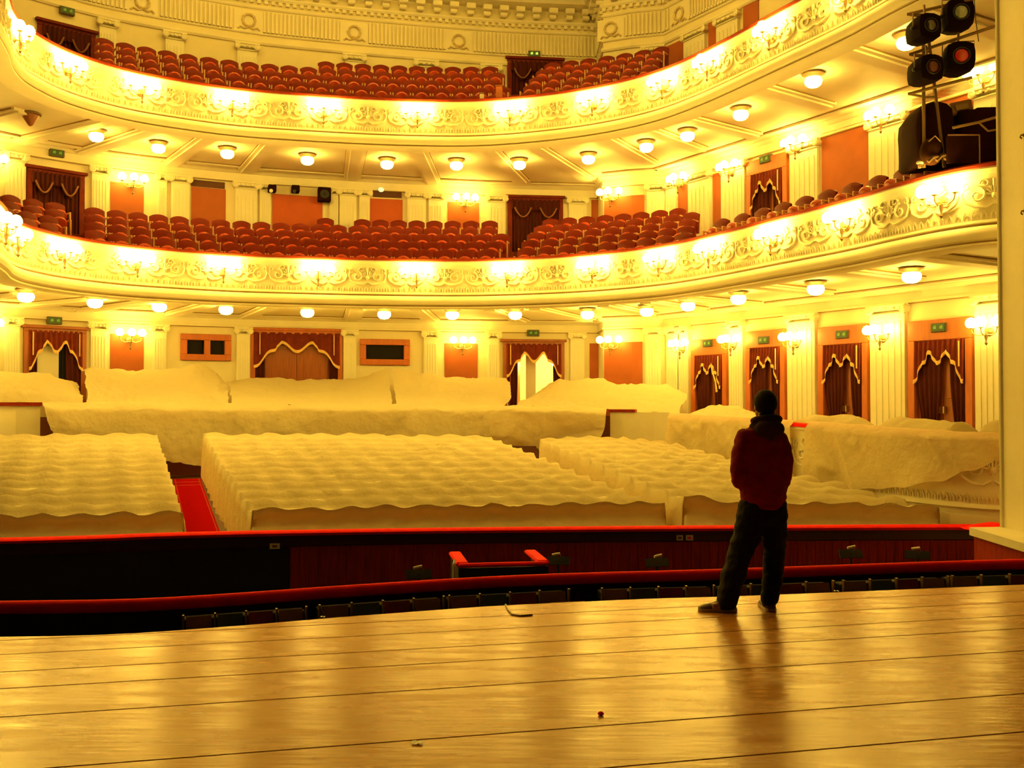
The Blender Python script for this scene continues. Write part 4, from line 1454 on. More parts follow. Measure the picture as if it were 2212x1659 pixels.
barrier_sheet('cream dust sheet hung over the box front behind the standing person', 1449, 1718, [(1449, 0.35), (1540, 0.12), (1640, 0.10), (1718, 0.30)], 12.0)
barrier_sheet('broad cream dust sheet swagged over the box front, leaving scroll relief bare by the pillar', 1750, 2166, [(1750, 0.15), (1840, 0.12), (1900, 0.20), (1960, 0.28), (2040, 0.42), (2110, 0.62), (2166, 0.80)], 13.0)
def inner_sheet(label, x0, x1, tops, seed):
    a, b = FRONT.hit(x0, 920)[0], FRONT.hit(x1, 940)[0]
    tu = [(FRONT.hit(x, 930)[0], h) for x, h in tops]
    rows = []
    for j in range(14):
        r = []
        for u in FRONT.stations(a, b, 0.07):
            h = tu[-1][1]
            for (u0, h0), (u1, h1) in zip(tu, tu[1:]):
                if u0 <= u <= u1: h = h0 + (h1 - h0) * (0.5 - 0.5 * math.cos(math.pi * (u - u0) / (u1 - u0))); break
            s_ = j / 13
            o = -0.46 - 1.1 * s_
            z = boxtop(u) - 0.10 + (0.10 + h) * math.sin(math.pi * min(1, s_ * 1.15)) + 0.07 * nz(u, o, 0, 2.4, seed) + 0.03 * nz(u, o, 2, 6, seed)
            if s_ > 0.87: z -= 0.5 * (s_ - 0.87) / 0.13
            p = FRONT.off(u, o)
            r.append((p.x, p.y, z))
        rows.append(r)
    return tag(MB().grid(rows).build('dust_sheet', cloth, None, 'full'), label, 'dust sheet')


inner_sheet('rumpled cream dust sheet over box chairs just behind the bare red rail', 1668, 1790, [(1660, 0.16), (1700, 0.20), (1765, 0.18), (1790, 0.02)], 15.0)
inner_sheet('rumpled cream dust sheet over box chairs between the two big side doors', 1818, 1998, [(1815, 0.04), (1845, 0.22), (1900, 0.20), (1975, 0.20), (1998, 0.04)], 16.0)
inner_sheet('rumpled cream dust sheet over box chairs next to the stage pillar', 2040, 2230, [(2035, 0.06), (2070, 0.26), (2120, 0.24), (2230, 0.20)], 17.0)

# red carpet lump and pale plinth by the foot of the pillar
mb = MB()
rows = []
for j in range(9):
    r = []
    for i in range(15):
        u, v = i / 14, j / 8
        x, y = 6.15 + 0.62 * u, 13.15 + 0.6 * v
        z = -0.10 + 0.10 * max(0, math.sin(math.pi * u)) ** 0.8 * max(0, math.sin(math.pi * v)) ** 0.7 + 0.02 * nz(x, y, 0, 6)
        r.append((x, y, z))
    rows.append(r)
mb.grid(rows)
tag(mb.build('rolled_carpet', redvelvet, None, 'full'), 'small folded heap of red carpet at the foot of the stage pillar', 'carpet')

# ---------------------------------------------------------------- seats
def seat_proto():
    t = thing('theatre_seat', '', 'seat')
    rows = []
    nx = 10
    for yy, inset in ((-0.035, 0.0), (-0.045, 0.02), (0.03, 0.02), (0.04, 0.0)):
        pass
    mb = MB()
    prof = []
    for i in range(nx + 1):
        x = -0.235 + 0.47 * i / nx
        top = 0.90 + 0.075 * max(0.0, math.cos(x / 0.235 * math.pi / 2)) ** 0.8
        prof.append((x, top))
    ring = lambda y, dz, sx: [(-0.235 * sx, y, 0.40)] + [(x * sx, y + 0.10 * (z - 0.4), z - dz) for x, z in prof] + [(0.235 * sx, y, 0.40)]
    mb.rings([ring(-0.03, 0.02, 0.94), ring(-0.045, 0.05, 0.86)][::-1] + [ring(-0.02, 0.0, 1.0), ring(0.03, 0.0, 1.0), ring(0.04, 0.02, 0.95)])
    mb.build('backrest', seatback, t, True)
    mb = MB()
    rg = []
    for k, (y, s_) in enumerate(((-0.24, 0.70), (-0.215, 0.92), (-0.15, 1.0), (-0.10, 0.97))):
        rg.append([(s_ * 0.192 * math.cos(a) * (1 if abs(math.cos(a)) < 0.8 else 1.03), y - 0.05 * math.sin(a) , 0.60 + s_ * 0.17 * math.sin(a)) for a in [2 * math.pi * q / 14 for q in range(14)]])
    mb.rings(rg)
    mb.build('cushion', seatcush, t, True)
    for sg in (-1, 1):
        mb = MB()
        mb.box((sg * 0.225, -0.15, 0.70), (0.032, 0.30, 0.035), bev=0.008)
        mb.box((sg * 0.225, -0.27, 0.345), (0.030, 0.05, 0.69))
        mb.build('armrest', armwood, t)
    mb = MB(); mb.box((0, -0.10, 0.20), (0.42, 0.05, 0.40)); mb.build('base', darkwood, t)
    return t


SEAT = seat_proto()


def wall_gap(p):
    m = 99
    for path in (BACK, SIDE):
        for a, b in zip(path.P, path.P[1:]):
            d = b - a
            f = max(0, min(1, (p - a).dot(d) / d.length_squared))
            m = min(m, (p - a - d * f).length)
    return m


blocks = {0: [('centre block', 205, 1084), ('steps block', 1136, 1500), ('far block', -70, 142)], 1: [('centre block', 225, 1086), ('steps block', 1140, 1436)]}
rown = ['front row', 'second row', 'third row', 'fourth row', 'back row']
NS = 0
for tier in (0, 1):
    nm = ('lower', 'upper')[tier]
    doors_here = [(D[0], (D[1] + D[2]) / 2) for D in DOORS if D[5] == tier + 1]
    for bn, x0, x1 in blocks[tier]:
        for k in range(NROW):
            o = -(0.62 + PITCH * k) - 0.12
            z = ZF0[tier] + k * RISE[tier]
            last, cnt = None, 0
            xs = x0 + (0 if bn != 'steps block' else [0, 8, 20, 34, 52][k])
            u = FRONT.hit(-150, 540)[0]
            while u < FRONT.L - 1:
                p = FRONT.off(u, o)
                pf = FRONT.off(u, o + 0.3)
                if last is None or (pf - last).length >= 0.50:
                    px, py = to_px((p.x, p.y, z + 0.9))
                    if xs <= px <= x1 and wall_gap(p) > 0.42:
                        ok = True
                        if tier == 0 and k == 4 and bn == 'centre block':
                            ok = not any(a < px < b for a, b in ((338, 352), (500, 556), (726, 772), (926, 938)))
                        if ok:
                            an = wframe(FRONT, u)[1]
                            lab = 'red leather seat, %s balcony %s, %s, %s from its far end' % (nm, bn, rown[k], ordn(cnt))
                            place(SEAT, (p.x, p.y, z + 0.006), an, lab, 'seats of the %s balcony %s' % (nm, bn))
                            NS += 1
                        cnt += 1
                        last = pf
                u += 0.012
# single chairs along the side gallery rail
cnt, last = 0, None
u = FRONT.hit(1512, 515)[0]
mb = MB()
sweep(mb, FRONT, u - 0.1, FRONT.hit(2000, 398)[0] + 0.2, [(-0.22, ZF0[0] - 0.01), (-0.22, ZF0[0] + 0.08), (-1.15, ZF0[0] + 0.08), (-1.15, ZF0[0] - 0.01)], 0.3)
mb.build('gallery_step', carpetdark, BAL[0])
while u < FRONT.hit(1950, 402)[0]:
    p = FRONT.off(u, -0.55)
    if last is None or (p - last).length >= 0.62:
        an = wframe(FRONT, u)[1]
        place(SEAT, (p.x, p.y, ZF0[0] + 0.086), an, 'single red chair at the side gallery rail, %s from the rear corner' % ordn(cnt), 'chairs in the side gallery')
        last = p; cnt += 1; NS += 1
    u += 0.03
print('SEATS', NS)

for x, y, w, h, m_, nm_, lb in ((1037, 199, 0.10, 0.26, plate, 'aisle_light', 'small pale aisle light box on the upper balcony rail near the dark doorway'), (1073, 196, 0.16, 0.42, framewood, 'aisle_post', 'short orange wooden post at the head of the upper balcony aisle')):
    u_ = FRONT.hit(x, y)[0]
    p_ = FRONT.off(u_, -0.28)
    t = thing(nm_, lb, 'aisle fitting', (p_.x, p_.y, ZF0[1] + 0.004), wframe(FRONT, u_)[1])
    hz = Z_UP + h - ZF0[1]
    mb = MB(); mb.box((0, 0, hz / 2), (w, 0.08, hz), bev=0.01); mb.build('body', m_, t)
    mb = MB(); mb.box((0, 0, hz + 0.012), (w + 0.03, 0.10, 0.025)); mb.build('cap', doorwood, t)

# booth gear on the lower balcony wall
for i, (x, y, w, h, lb) in enumerate(((586, 411, 0.22, 0.20, 'small black projector lamp over the red wall cloth, beside the pilaster'), (637, 412, 0.22, 0.20, 'small black projector lamp over the middle of the red wall cloth'),
                                      (699, 424, 0.36, 0.40, 'square black loudspeaker box at the corner of the red wall cloth'))):
    path, u, z = hit(x, y)
    p, an = wframe(path, u); n_ = path.at(u)[2]
    t = thing('wall_speaker' if i == 2 else 'wall_projector', lb, 'loudspeaker' if i == 2 else 'projector', (p.x - n_.x * 0.2, p.y - n_.y * 0.2, z), an)
    mb = MB(); mb.box((0, 0, 0), (w, 0.26, h), bev=0.02); mb.build('body', blackcloth, t)
    mb = MB(); mb.box((0, 0.16, 0), (0.06, 0.10, 0.06)); mb.build('bracket', steel, t)
    mb = MB()
    if i < 2: mb.lathe([(0.05, 0), (0.05, 0.05), (0.04, 0.05)], 12, Matrix.Translation((-0.04, -0.13, -0.09)) @ Matrix.Rotation(math.pi / 2, 4, 'X'))
    else: mb.lathe([(0.13, 0), (0.12, 0.008), (0.03, -0.002)], 14, Matrix.Translation((0, -0.13, 0)) @ Matrix.Rotation(math.pi / 2, 4, 'X'))
    mb.build('lens' if i < 2 else 'speaker_cone', plate if i == 0 else black, t, True)
path, u, z = hit(822, 412)
p, an = wframe(path, u); n_ = path.at(u)[2]
t = thing('wall_spot', 'small lit white lamp in the vent slot over the second red wall cloth', 'lamp', (p.x - n_.x * 0.12, p.y - n_.y * 0.12, z), an)
mb = MB(); mb.ball((0, -0.02, 0), 0.085, 10, 7, (1, 0.8, 0.8)); mb.build('bulb', mat('pale_bulb', (0.9, 0.9, 0.7), 0.3, emit=(1, 0.95, 0.5), estr=1.0), t, True)
mb = MB(); mb.box((0, 0.05, 0), (0.10, 0.08, 0.10)); mb.build('holder', steel, t)

# ---------------------------------------------------------------- footlights
foot = [(395, 651), (680, 940), (957, 1208), (1286, 1519), (1535, 1767), (1788, 2008), (2020, 2260)]
gels = [mat('gel_amber', (0.22, 0.10, 0.035), 0.35, var=0.3), mat('gel_green', (0.07, 0.09, 0.03), 0.35, var=0.3), mat('gel_red', (0.22, 0.02, 0.01), 0.35, var=0.3), mat('gel_brown', (0.24, 0.11, 0.04), 0.35, var=0.3)]
flab = ['farthest along the lip from the person', 'beside a white speck on the stage edge', 'below the red conductor rail', 'just beyond a gap with a loose cable', 'behind the legs of the person', 'beside the shoes of the person on the pillar side', 'closest to the stage pillar']
for i, (x0, x1) in enumerate(foot):
    def ft(x):
        c_ = TROUGH.hit(x, 1290)
        p, an = wframe(TROUGH, c_[0])
        return p, an
    (pa, _), (pb, _), (pc, an) = ft(x0), ft(x1), ft((x0 + x1) / 2)
    n_ = TROUGH.at(TROUGH.hit((x0 + x1) / 2, 1290)[0])[2]
    w = (pb - pa).length
    t = thing('footlight', 'footlight batten with coloured gels, ' + flab[i], 'footlight', (pc.x - n_.x * 0.30, pc.y - n_.y * 0.30, -0.150), an, 'footlights along the stage lip')
    mb = MB()
    mb.box((0, 0.13, -0.06), (w, 0.14, 0.26), bev=0.01); mb.box((0, -0.02, -0.20), (w, 0.12, 0.03))
    mb.build('housing', black, t)
    for k in range(4):
        mb = MB(); mb.box((-w / 2 + w * (k + 0.5) / 4, 0.012, 0.0), (w / 4 - 0.045, 0.014, 0.20), Matrix.Rotation(R(-22), 4, 'X')); mb.build('gel_filter', gels[k], t)
    for k in range(5):
        mb = MB(); mb.box((-w / 2 + w * k / 4, 0.0, 0.0), (0.014, 0.04, 0.23)); mb.build('divider', bronze, t)
    mb = MB(); mb.box((0, 0.1, -0.35), (w * 0.8, 0.06, 0.30)); mb.build('bracket', black, t)
# cable loop in a gap
mb = MB()
p = at_z(1250, 1285, -0.16)
mb.tube([(p.x + 0.16 * math.cos(a) * (1 + 0.2 * math.sin(3 * a)), p.y + 0.25 + 0.03 * a / 3, -0.20 + 0.055 * math.sin(a) + 0.012 * a) for a in [k * 0.5 for k in range(22)]], 0.012, 6)
tag(mb.build('cable_coil', black, None, True), 'loose black cable coil in the gap between footlights below the conductor rail', 'cable')

# ---------------------------------------------------------------- orchestra pit furniture
def desk(px, py, y, ang, label, lamp=True):
    p = at_y(px, py, y)
    t = thing('music_stand', label, 'music stand', (p.x, p.y, -2.3), ang, 'music stands in the pit')
    h = p.z + 2.3
    mb = MB(); mb.tube([(0, 0, 0.02), (0, 0, h)], 0.016, 6)
    for k in range(3):
        a = 2 * math.pi * k / 3
        mb.tube([(0, 0, 0.25), (0.3 * math.cos(a), 0.3 * math.sin(a), 0.012)], 0.012, 5)
    mb.build('pole', black, t)
    mb = MB(); mb.box((0, 0, 0), (0.30, 0.015, 0.11), Matrix.Translation((0, 0, h)) @ Matrix.Rotation(R(-28), 4, 'X')); mb.build('desk', black, t)
    mb = MB()
    mb.tube([(0.04, -0.02, h + 0.05), (0.02, -0.05, h + 0.10), (-0.04, -0.06, h + 0.10)], 0.008, 5); mb.build('lamp_arm', steel, t)
    mb = MB(); mb.tube([(-0.07, -0.06, h + 0.08), (0.03, -0.06, h + 0.10)], 0.017, 8); mb.build('lamp_shade', plate if lamp else steel, t, True)


desk(905, 1240, 11.6, 0.2, 'black music stand at the far side of the red conductor rail')
desk(1206, 1211, 12.9, -0.2, 'black music stand at the pillar side of the red conductor rail')
desk(1420, 1215, 12.2, 0.3, 'black music stand with a pale lamp, between conductor rail and person')
desk(1838, 1196, 12.5, 0.1, 'black music stand near the person on the pillar side')
desk(1982, 1199, 12.6, -0.4, 'black music stand with a bright lamp near the pillar ledge')
# conductor's rail
pA, pB = at_z(990, 1222, -0.26), at_z(1183, 1217, -0.26)
an = math.atan2(pB.y - pA.y, pB.x - pA.x)
cw = (pB - pA).length
c_ = (pA + pB) / 2
t = thing('conductor_rail', 'black conductor desk with red padded U-shaped rail in the pit', 'conductor desk', (c_.x, c_.y, -2.3), an)
hh = 2.04
mb = MB(); mb.box((0, 0, hh - 0.35), (cw, 0.05, 0.64)); mb.build('front_panel', black, t)
mb = MB(); mb.box((0, 0.45, 0.45), (cw + 0.2, 1.1, 0.9)); mb.build('podium', black, t)
mb = MB(); mb.box((0, 0, hh), (cw, 0.07, 0.05), bev=0.018); mb.build('red_padding', redvelvet, t)
for sg in (-1, 1):
    mb = MB(); mb.box((sg * (cw / 2 - 0.05), 0.45, hh + 0.01), (0.15, 0.86, 0.05), bev=0.018); mb.build('red_padding', redvelvet, t)
    mb = MB(); mb.box((sg * (cw / 2 - 0.02), 0.45, hh - 0.35), (0.04, 0.86, 0.64)); mb.build('side_panel', black, t)
mb = MB(); mb.tube([(-cw / 2 - 0.05, 0.02, 0.9), (-cw / 2 - 0.05, 0.02, hh + 0.02), (-cw / 2 - 0.03, 0.05, hh + 0.06)], 0.014, 6); mb.build('post', plate, t)
# number plates on the pit wall
for i, (x, y, w, lb) in enumerate(((594, 1179, 0.13, 'small white plate on the black part of the pit wall'), (1467, 1161, 0.09, 'small white plate on the mahogany pit wall, first of the pair'), (1488, 1161, 0.10, 'small white plate with a red centre on the mahogany pit wall'))):
    u = PITW.hit(x, y)[0]; z = PITW.hit(x, y)[1]
    p, an = wframe(PITW, u); n_ = PITW.at(u)[2]
    t = thing('number_plate', lb, 'plate', (p.x - n_.x * 0.035, p.y - n_.y * 0.035, z), an)
    mb = MB(); mb.box((0, 0, 0), (w, 0.012, 0.075), bev=0.003); mb.build('plate', plate, t)
    mb = MB(); mb.box((0, -0.008, 0), (w * 0.5, 0.004, 0.03)); mb.build('marking', bronze if i < 2 else redvelvet, t)

# ---------------------------------------------------------------- spotlight rig in the side gallery
RY = 15.3
def rp(x, y, d=RY): return at_y(x, y, d)
rig = thing('lighting_stand', 'dark steel ladder stand with three cross pipes above the lower balcony side box', 'lighting stand', rp(2003, 360))
b0 = rig.location
loc = lambda v: tuple(v - b0)
for a, b in (((1994, 40), (1996, 362)), ((2000, 40), (2040, 362))):
    mb = MB(); mb.tube([loc(rp(*a)), loc(rp(*b))], 0.028, 7); mb.build('pole', bronze, rig)
for a, b in (((1960, 31), (2110, -4)), ((1964, 118), (2172, 49)), ((1962, 203), (2100, 167))):
    mb = MB(); mb.tube([loc(rp(*a)), loc(rp(b[0], b[1], RY - 0.6))], 0.024, 7); mb.tube([loc(rp(*a)), loc(rp(1996, a[1] + 6))], 0.018, 6); mb.build('cross_pipe', bronze, rig)
for y in (112, 172, 210):
    mb = MB(); mb.tube([loc(rp(1995, y)), loc(rp(1999 + (y - 40) * 0.124, y))], 0.018, 6); mb.build('rung', bronze, rig)
mb = MB(); mb.tube([loc(rp(2104, -10)), loc(rp(2107, 40)), loc(rp(2114, 90))], 0.007, 5); mb.build('cable', black, rig)

lensb = mat('lens_blue', (0.30, 0.36, 0.40), 0.12, spec=0.9, var=0.5, vscale=9)
lensr = mat('lens_red', (0.45, 0.015, 0.008), 0.25, spec=0.6)
lensd = mat('lens_dark', (0.03, 0.025, 0.03), 0.08, spec=0.9)
lensm = mat('lens_maroon', (0.10, 0.015, 0.01), 0.3)
spotbody = mat('spot_body', (0.008, 0.003, 0.003), 0.9, spec=0.04)
for x, y, s_, lm, yaw, lb in ((1998, 63, 0.36, lensd, 0.15, 'black spotlight with a dark lens at the top of the ladder stand'), (2068, 35, 0.41, lensb, -0.1, 'large black spotlight with a pale blue lens on the top cross pipe'),
                               (2002, 152, 0.37, lensm, 0.15, 'dark maroon spotlight with a dim lens, lower one on the ladder stand'), (2070, 128, 0.42, lensr, -0.15, 'black spotlight with a glowing red lens hanging from the middle cross pipe')):
    p = rp(x, y, RY - 0.35)
    t = thing('spotlight', lb, 'spotlight', p, yaw, 'spotlights of the side box rig')
    M = Matrix.Rotation(R(90), 4, 'X')
    r_ = s_ / 2
    mb = MB()
    n8 = [(math.cos(a), math.sin(a)) for a in [math.pi / 12 + k * math.pi / 6 for k in range(12)]]
    sq = lambda c, s2: (max(-0.80, min(0.80, c)) / 0.80, max(-0.86, min(0.86, s2)) / 0.86)
    mb.rings([[(r_ * sq(c, q)[0] * f, yy, r_ * 1.08 * sq(c, q)[1] * f) for c, q in n8] for yy, f in ((-0.16, 0.86), (-0.15, 0.97), (0.05, 1.0), (0.28, 0.85), (0.34, 0.55))])
    mb.build('housing', spotbody, t, True)
    mb = MB(); mb.lathe([(r_ * 0.62, 0.16), (r_ * 0.60, 0.185), (r_ * 0.54, 0.185), (r_ * 0.52, 0.165)], 18, M); mb.build('lens_ring', black, t, True)
    mb = MB(); mb.lathe([(r_ * 0.53, 0.165), (r_ * 0.40, 0.185), (r_ * 0.2, 0.197), (0.004, 0.2)], 18, M); mb.build('lens', lm, t, 'full')
    mb = MB()
    mb.tube([(-r_ * 1.08, 0, 0), (-r_ * 1.08, 0, r_ * 1.25), (r_ * 1.08, 0, r_ * 1.25), (r_ * 1.08, 0, 0)], 0.014, 5)
    mb.tube([(0, 0, r_ * 1.25), (0.02, 0.05, r_ * 1.25 + 0.16)], 0.018, 6)
    mb.build('yoke', bronze, t)
    mb = MB(); mb.ball((-r_ * 1.15, 0, 0), 0.03, 7, 5); mb.build('knob', black, t)

# draped gear in the side box
def drape_heap(label, pts, depth, m, seed):
    P = [rp(x, y) for x, y in pts]
    base_z = min(p.z for p in P)
    mb = MB()
    rows = []
    for v, f in ((0.0, 0.86), (0.12, 0.97), (0.35, 1.0), (0.7, 0.98), (1.0, 0.85)):
        r = []
        for k in range(len(P) * 4):
            a, b = P[k // 4], P[(k // 4 + 1) % len(P)]
            p = a.lerp(b, (k % 4) / 4)
            c_ = sum(P, Vector()) / len(P)
            q = c_ + (p - c_) * f
            w = 0.03 * nz(q.x, v, q.z, 3, seed)
            r.append((q.x + w, RY + depth * v + w * 0.6, max(base_z, q.z + w)))
        rows.append(r)
    mb.rings(rows)
    return tag(mb.build('covered_equipment', m, None, 'full'), label, 'covered equipment')


drape_heap('tall rounded dark maroon cloth-covered equipment behind the ladder stand', [(1984, 357), (1982, 270), (1986, 238), (1998, 222), (2024, 213), (2050, 217), (2064, 228), (2072, 352)], 0.9, blackcloth, 31)
drape_heap('low wide dark covered equipment next to the stage pillar', [(2080, 356), (2080, 232), (2112, 232), (2118, 226), (2150, 225), (2185, 232), (2230, 238), (2230, 358)], 1.0, mat('dark_cover', (0.016, 0.003, 0.002), 0.9, spec=0.05), 33)
t = thing('mixing_desk', 'brown slanted case standing on the dark covered equipment', 'case', rp(2088, 226))
mb = MB(); mb.box((0.02, 0.4, 0.02), (0.34, 0.40, 0.20), Matrix.Rotation(R(-12), 4, 'Y'), bev=0.02); mb.build('body', mat('brown_case', (0.16, 0.075, 0.02), 0.6), t)
mb = MB(); mb.box((0.02, 0.19, 0.02), (0.20, 0.02, 0.08), Matrix.Rotation(R(-12), 4, 'Y')); mb.build('front_panel', bronze, t)
t = thing('round_bag', 'brown round bag at the balcony rail in front of the covered equipment', 'bag', rp(2012, 352, 15.2))
mb = MB(); mb.ball((0, 0, 0.17), 0.20, 12, 9, (0.9, 0.7, 1.05)); mb.build('body', mat('bag_brown', (0.04, 0.014, 0.005), 0.9, spec=0.05, var=0.4, vscale=8), t, 'full')
mb = MB(); mb.tube([(-0.09, -0.12, 0.30), (0, -0.14, 0.38), (0.09, -0.12, 0.30)], 0.012, 5); mb.build('strap', bronze, t)
t = thing('flat_case', 'flat dark case with pale edge trim beside the stage pillar', 'case', rp(2080, 352, 15.0))
mb = MB(); mb.box((0, 0, 0.20), (0.48, 0.06, 0.42)); mb.build('body', blackcloth, t)
mb = MB(); mb.box((0.0, -0.035, 0.415), (0.48, 0.02, 0.018)); mb.box((0.235, -0.035, 0.20), (0.018, 0.02, 0.42)); mb.build('edge_trim', bronze, t)
mb = MB()
mb.tube([rp(2058, 276, 14.9), rp(2115, 264, 14.9), rp(2185, 244, 14.9)], 0.022, 7)
mb.tube([rp(2114, 264, 14.9), rp(2134, 283, 14.9), rp(2185, 275, 14.9)], 0.016, 6)
mb.tube([rp(2178, 245, 14.9), rp(2178, 352, 14.9)], 0.018, 6)
tag(mb.build('pipe_frame', bronze, None, True), 'bent brown pipe frame in front of the dark covered equipment', 'pipe frame')
t = thing('small_clamp_lamp', 'small pale clamp lamp on the balcony rail by the round bag', 'lamp', rp(1987, 356, 15.1))
mb = MB(); mb.ball((0, 0, 0.03), 0.045, 8, 6, (1.3, 0.8, 0.7)); mb.build('shade', plate, t, True)
mb = MB(); mb.box((0, 0, -0.02), (0.04, 0.05, 0.06)); mb.build('clamp', bronze, t)
mb = MB()
for k in range(4):
    a, b = rp(2005 + 18 * k, 350 - 3 * k, 15.05), rp(2026 + 18 * k, 338 - 3 * k, 15.05)
    mb.tube([a, (a + b) / 2 + Vector((0, 0, 0.03)), b], 0.03, 6)
tag(mb.build('crumpled_cloth', mat('crumpled_brown', (0.10, 0.045, 0.015), 0.8, var=0.4, vscale=9), None, True), 'crumpled brown cloth lying along the balcony rail under the covered equipment', 'cloth')

# ---------------------------------------------------------------- scraps on the stage
p = at_z(1298, 1545, 0)
mb = MB(); mb.lathe([(0.006, 0.0), (0.015, 0.004), (0.016, 0.011), (0.009, 0.018), (0.002, 0.020)], 12)
tag(mb.build('red_button', redvelvet, None, True, (p.x, p.y, 0.0)), 'tiny red button lying alone on the stage boards', 'button')
def scrap(x, y, w, lb, nm, m):
    p = at_z(x, y, 0)
    rows = [[(p.x + w * (i / 6 - 0.5) + 0.006 * nz(i, j, 0, 1.3), p.y + w * 0.9 * (j / 4 - 0.5) + 0.012 * nz(i, j, 5, 1.7), 0.004 + 0.012 * abs(nz(i, j, 2, 0.9))) for i in range(7)] for j in range(5)]
    tag(MB().grid(rows).build(nm, m, None, 'full'), lb, 'scrap')
scrap(901, 1607, 0.052, 'torn scrap of pale paper on the stage boards near the camera', 'paper_scrap', paper)
scrap(697, 1334, 0.035, 'pale speck of paper on the edge of the stage', 'paper_scrap', paper)
scrap(1806, 1278, 0.035, 'white speck of paper on the stage edge on the pillar side of the person', 'paper_scrap', paper)
mb = MB()
a = [at_z(x, y, 0.006) for x, y in ((1092, 1306), (1098, 1318), (1106, 1327), (1125, 1330), (1150, 1328))]
mb.tube(a, 0.007, 5)
tag(mb.build('stage_cable', bronze, None, True), 'short brown cable end bending over the stage edge', 'cable')

# ---------------------------------------------------------------- the person
PX, PY = 1.93, 7.75
skin = mat('skin', (0.50, 0.27, 0.16), 0.5, var=0.08, vscale=12)
hoodm = mat('hoodie_wine', (0.24, 0.008, 0.012), 0.85, var=0.3, vscale=7, bump=0.3, bscale=30, spec=0.15)
hoodg = mat('hood_lining', (0.055, 0.028, 0.022), 0.9, var=0.3, vscale=9, spec=0.1)
trous = mat('dark_denim', (0.009, 0.008, 0.008), 0.8, var=0.4, vscale=6, bump=0.3, bscale=25, spec=0.2)
hairm = mat('dark_hair', (0.014, 0.007, 0.004), 0.8, spec=0.15, var=0.4, vscale=30, stretch=(6, 6, 1))
shoem = mat('shoe_grey_brown', (0.13, 0.075, 0.05), 0.55, var=0.2, vscale=10)
solem = mat('shoe_sole', (0.55, 0.48, 0.38), 0.5)


def ellipse_ring(c, rx, ry, n=20, tilt=0.0):
    return [(c[0] + rx * math.cos(a), c[1] + ry * math.sin(a), c[2] + tilt * ry * math.sin(a)) for a in [2 * math.pi * k / n for k in range(n)]]


def limb(mb, pts, n=14):
    mb.tube([p[:3] for p in pts], [p[3] for p in pts], n)
    mb.ball(pts[0][:3], pts[0][3] * 0.98, 12, 8)
    mb.ball(pts[-1][:3], pts[-1][3] * 0.98, 12, 8)


def smooth_pts(pts, k=4):
    out = []
    V = [Vector(p) for p in pts]
    for i in range(len(V) - 1):
        p0 = V[i - 1] if i else V[0]; p3 = V[i + 2] if i + 2 < len(V) else V[-1]
        for j in range(k):
            t = j / k
            out.append(tuple(0.5 * ((2 * V[i]) + (V[i + 1] - p0) * t + (2 * p0 - 5 * V[i] + 4 * V[i + 1] - p3) * t * t + (3 * V[i] - p0 - 3 * V[i + 1] + p3) * t ** 3)))
    out.append(tuple(V[-1]))
    return out


def fuse(mb, name, m, parent, voxel, sm=6, wr=0.0, seed=0):
    me = mb.mesh(name, m)
    o = bpy.data.objects.new(name, me)
    COL.objects.link(o)
    r = o.modifiers.new('r', 'REMESH'); r.mode = 'VOXEL'; r.voxel_size = voxel; r.use_smooth_shade = True
    s_ = o.modifiers.new('s', 'SMOOTH'); s_.factor = 0.5; s_.iterations = sm
    dg = bpy.context.evaluated_depsgraph_get()
    me2 = bpy.data.meshes.new_from_object(o.evaluated_get(dg))
    bpy.data.objects.remove(o)
    if wr:
        for v in me2.vertices:
            c_ = v.co
            v.co = c_ + v.normal * (wr * (noise.noise(Vector((c_.x * 9 + seed, c_.y * 9, c_.z * 16))) + 0.5 * noise.noise(Vector((c_.x * 22, c_.y * 22 + seed, c_.z * 30)))))
    if not me2.materials: me2.materials.append(m)
    me2.polygons.foreach_set('use_smooth', [True] * len(me2.polygons))
    return put(name, me2, parent)


person = thing('person', 'person in a dark red hoodie and black baggy trousers standing with back to us', 'person', (PX, PY, 0), 0.10)
HC = Vector((0.055, 0.035, 1.585))
LA = smooth_pts([(-0.120, 0, 1.335, 0.066), (-0.168, -0.03, 1.20, 0.062), (-0.182, -0.035, 1.05, 0.055), (-0.135, 0.08, 0.99, 0.048), (-0.05, 0.17, 1.01, 0.038), (0.0, 0.20, 1.02, 0.032)])
RA = smooth_pts([(0.140, 0, 1.335, 0.064), (0.180, -0.02, 1.20, 0.060), (0.195, -0.01, 1.07, 0.052), (0.185, 0.05, 0.95, 0.045), (0.175, 0.09, 0.86, 0.036)])
LL = smooth_pts([(-0.055, 0, 0.80, 0.100), (-0.095, 0.005, 0.62, 0.092), (-0.160, 0.015, 0.43, 0.070), (-0.225, 0.0, 0.24, 0.062), (-0.272, -0.01, 0.085, 0.046)])
RL = smooth_pts([(0.100, 0, 0.80, 0.098), (0.112, 0.01, 0.62, 0.088), (0.118, 0.02, 0.42, 0.066), (0.092, 0.0, 0.22, 0.060), (0.060, -0.01, 0.085, 0.045)])


def shrink(L, d): return [(x, y, z, max(0.026, r - d)) for x, y, z, r in L]


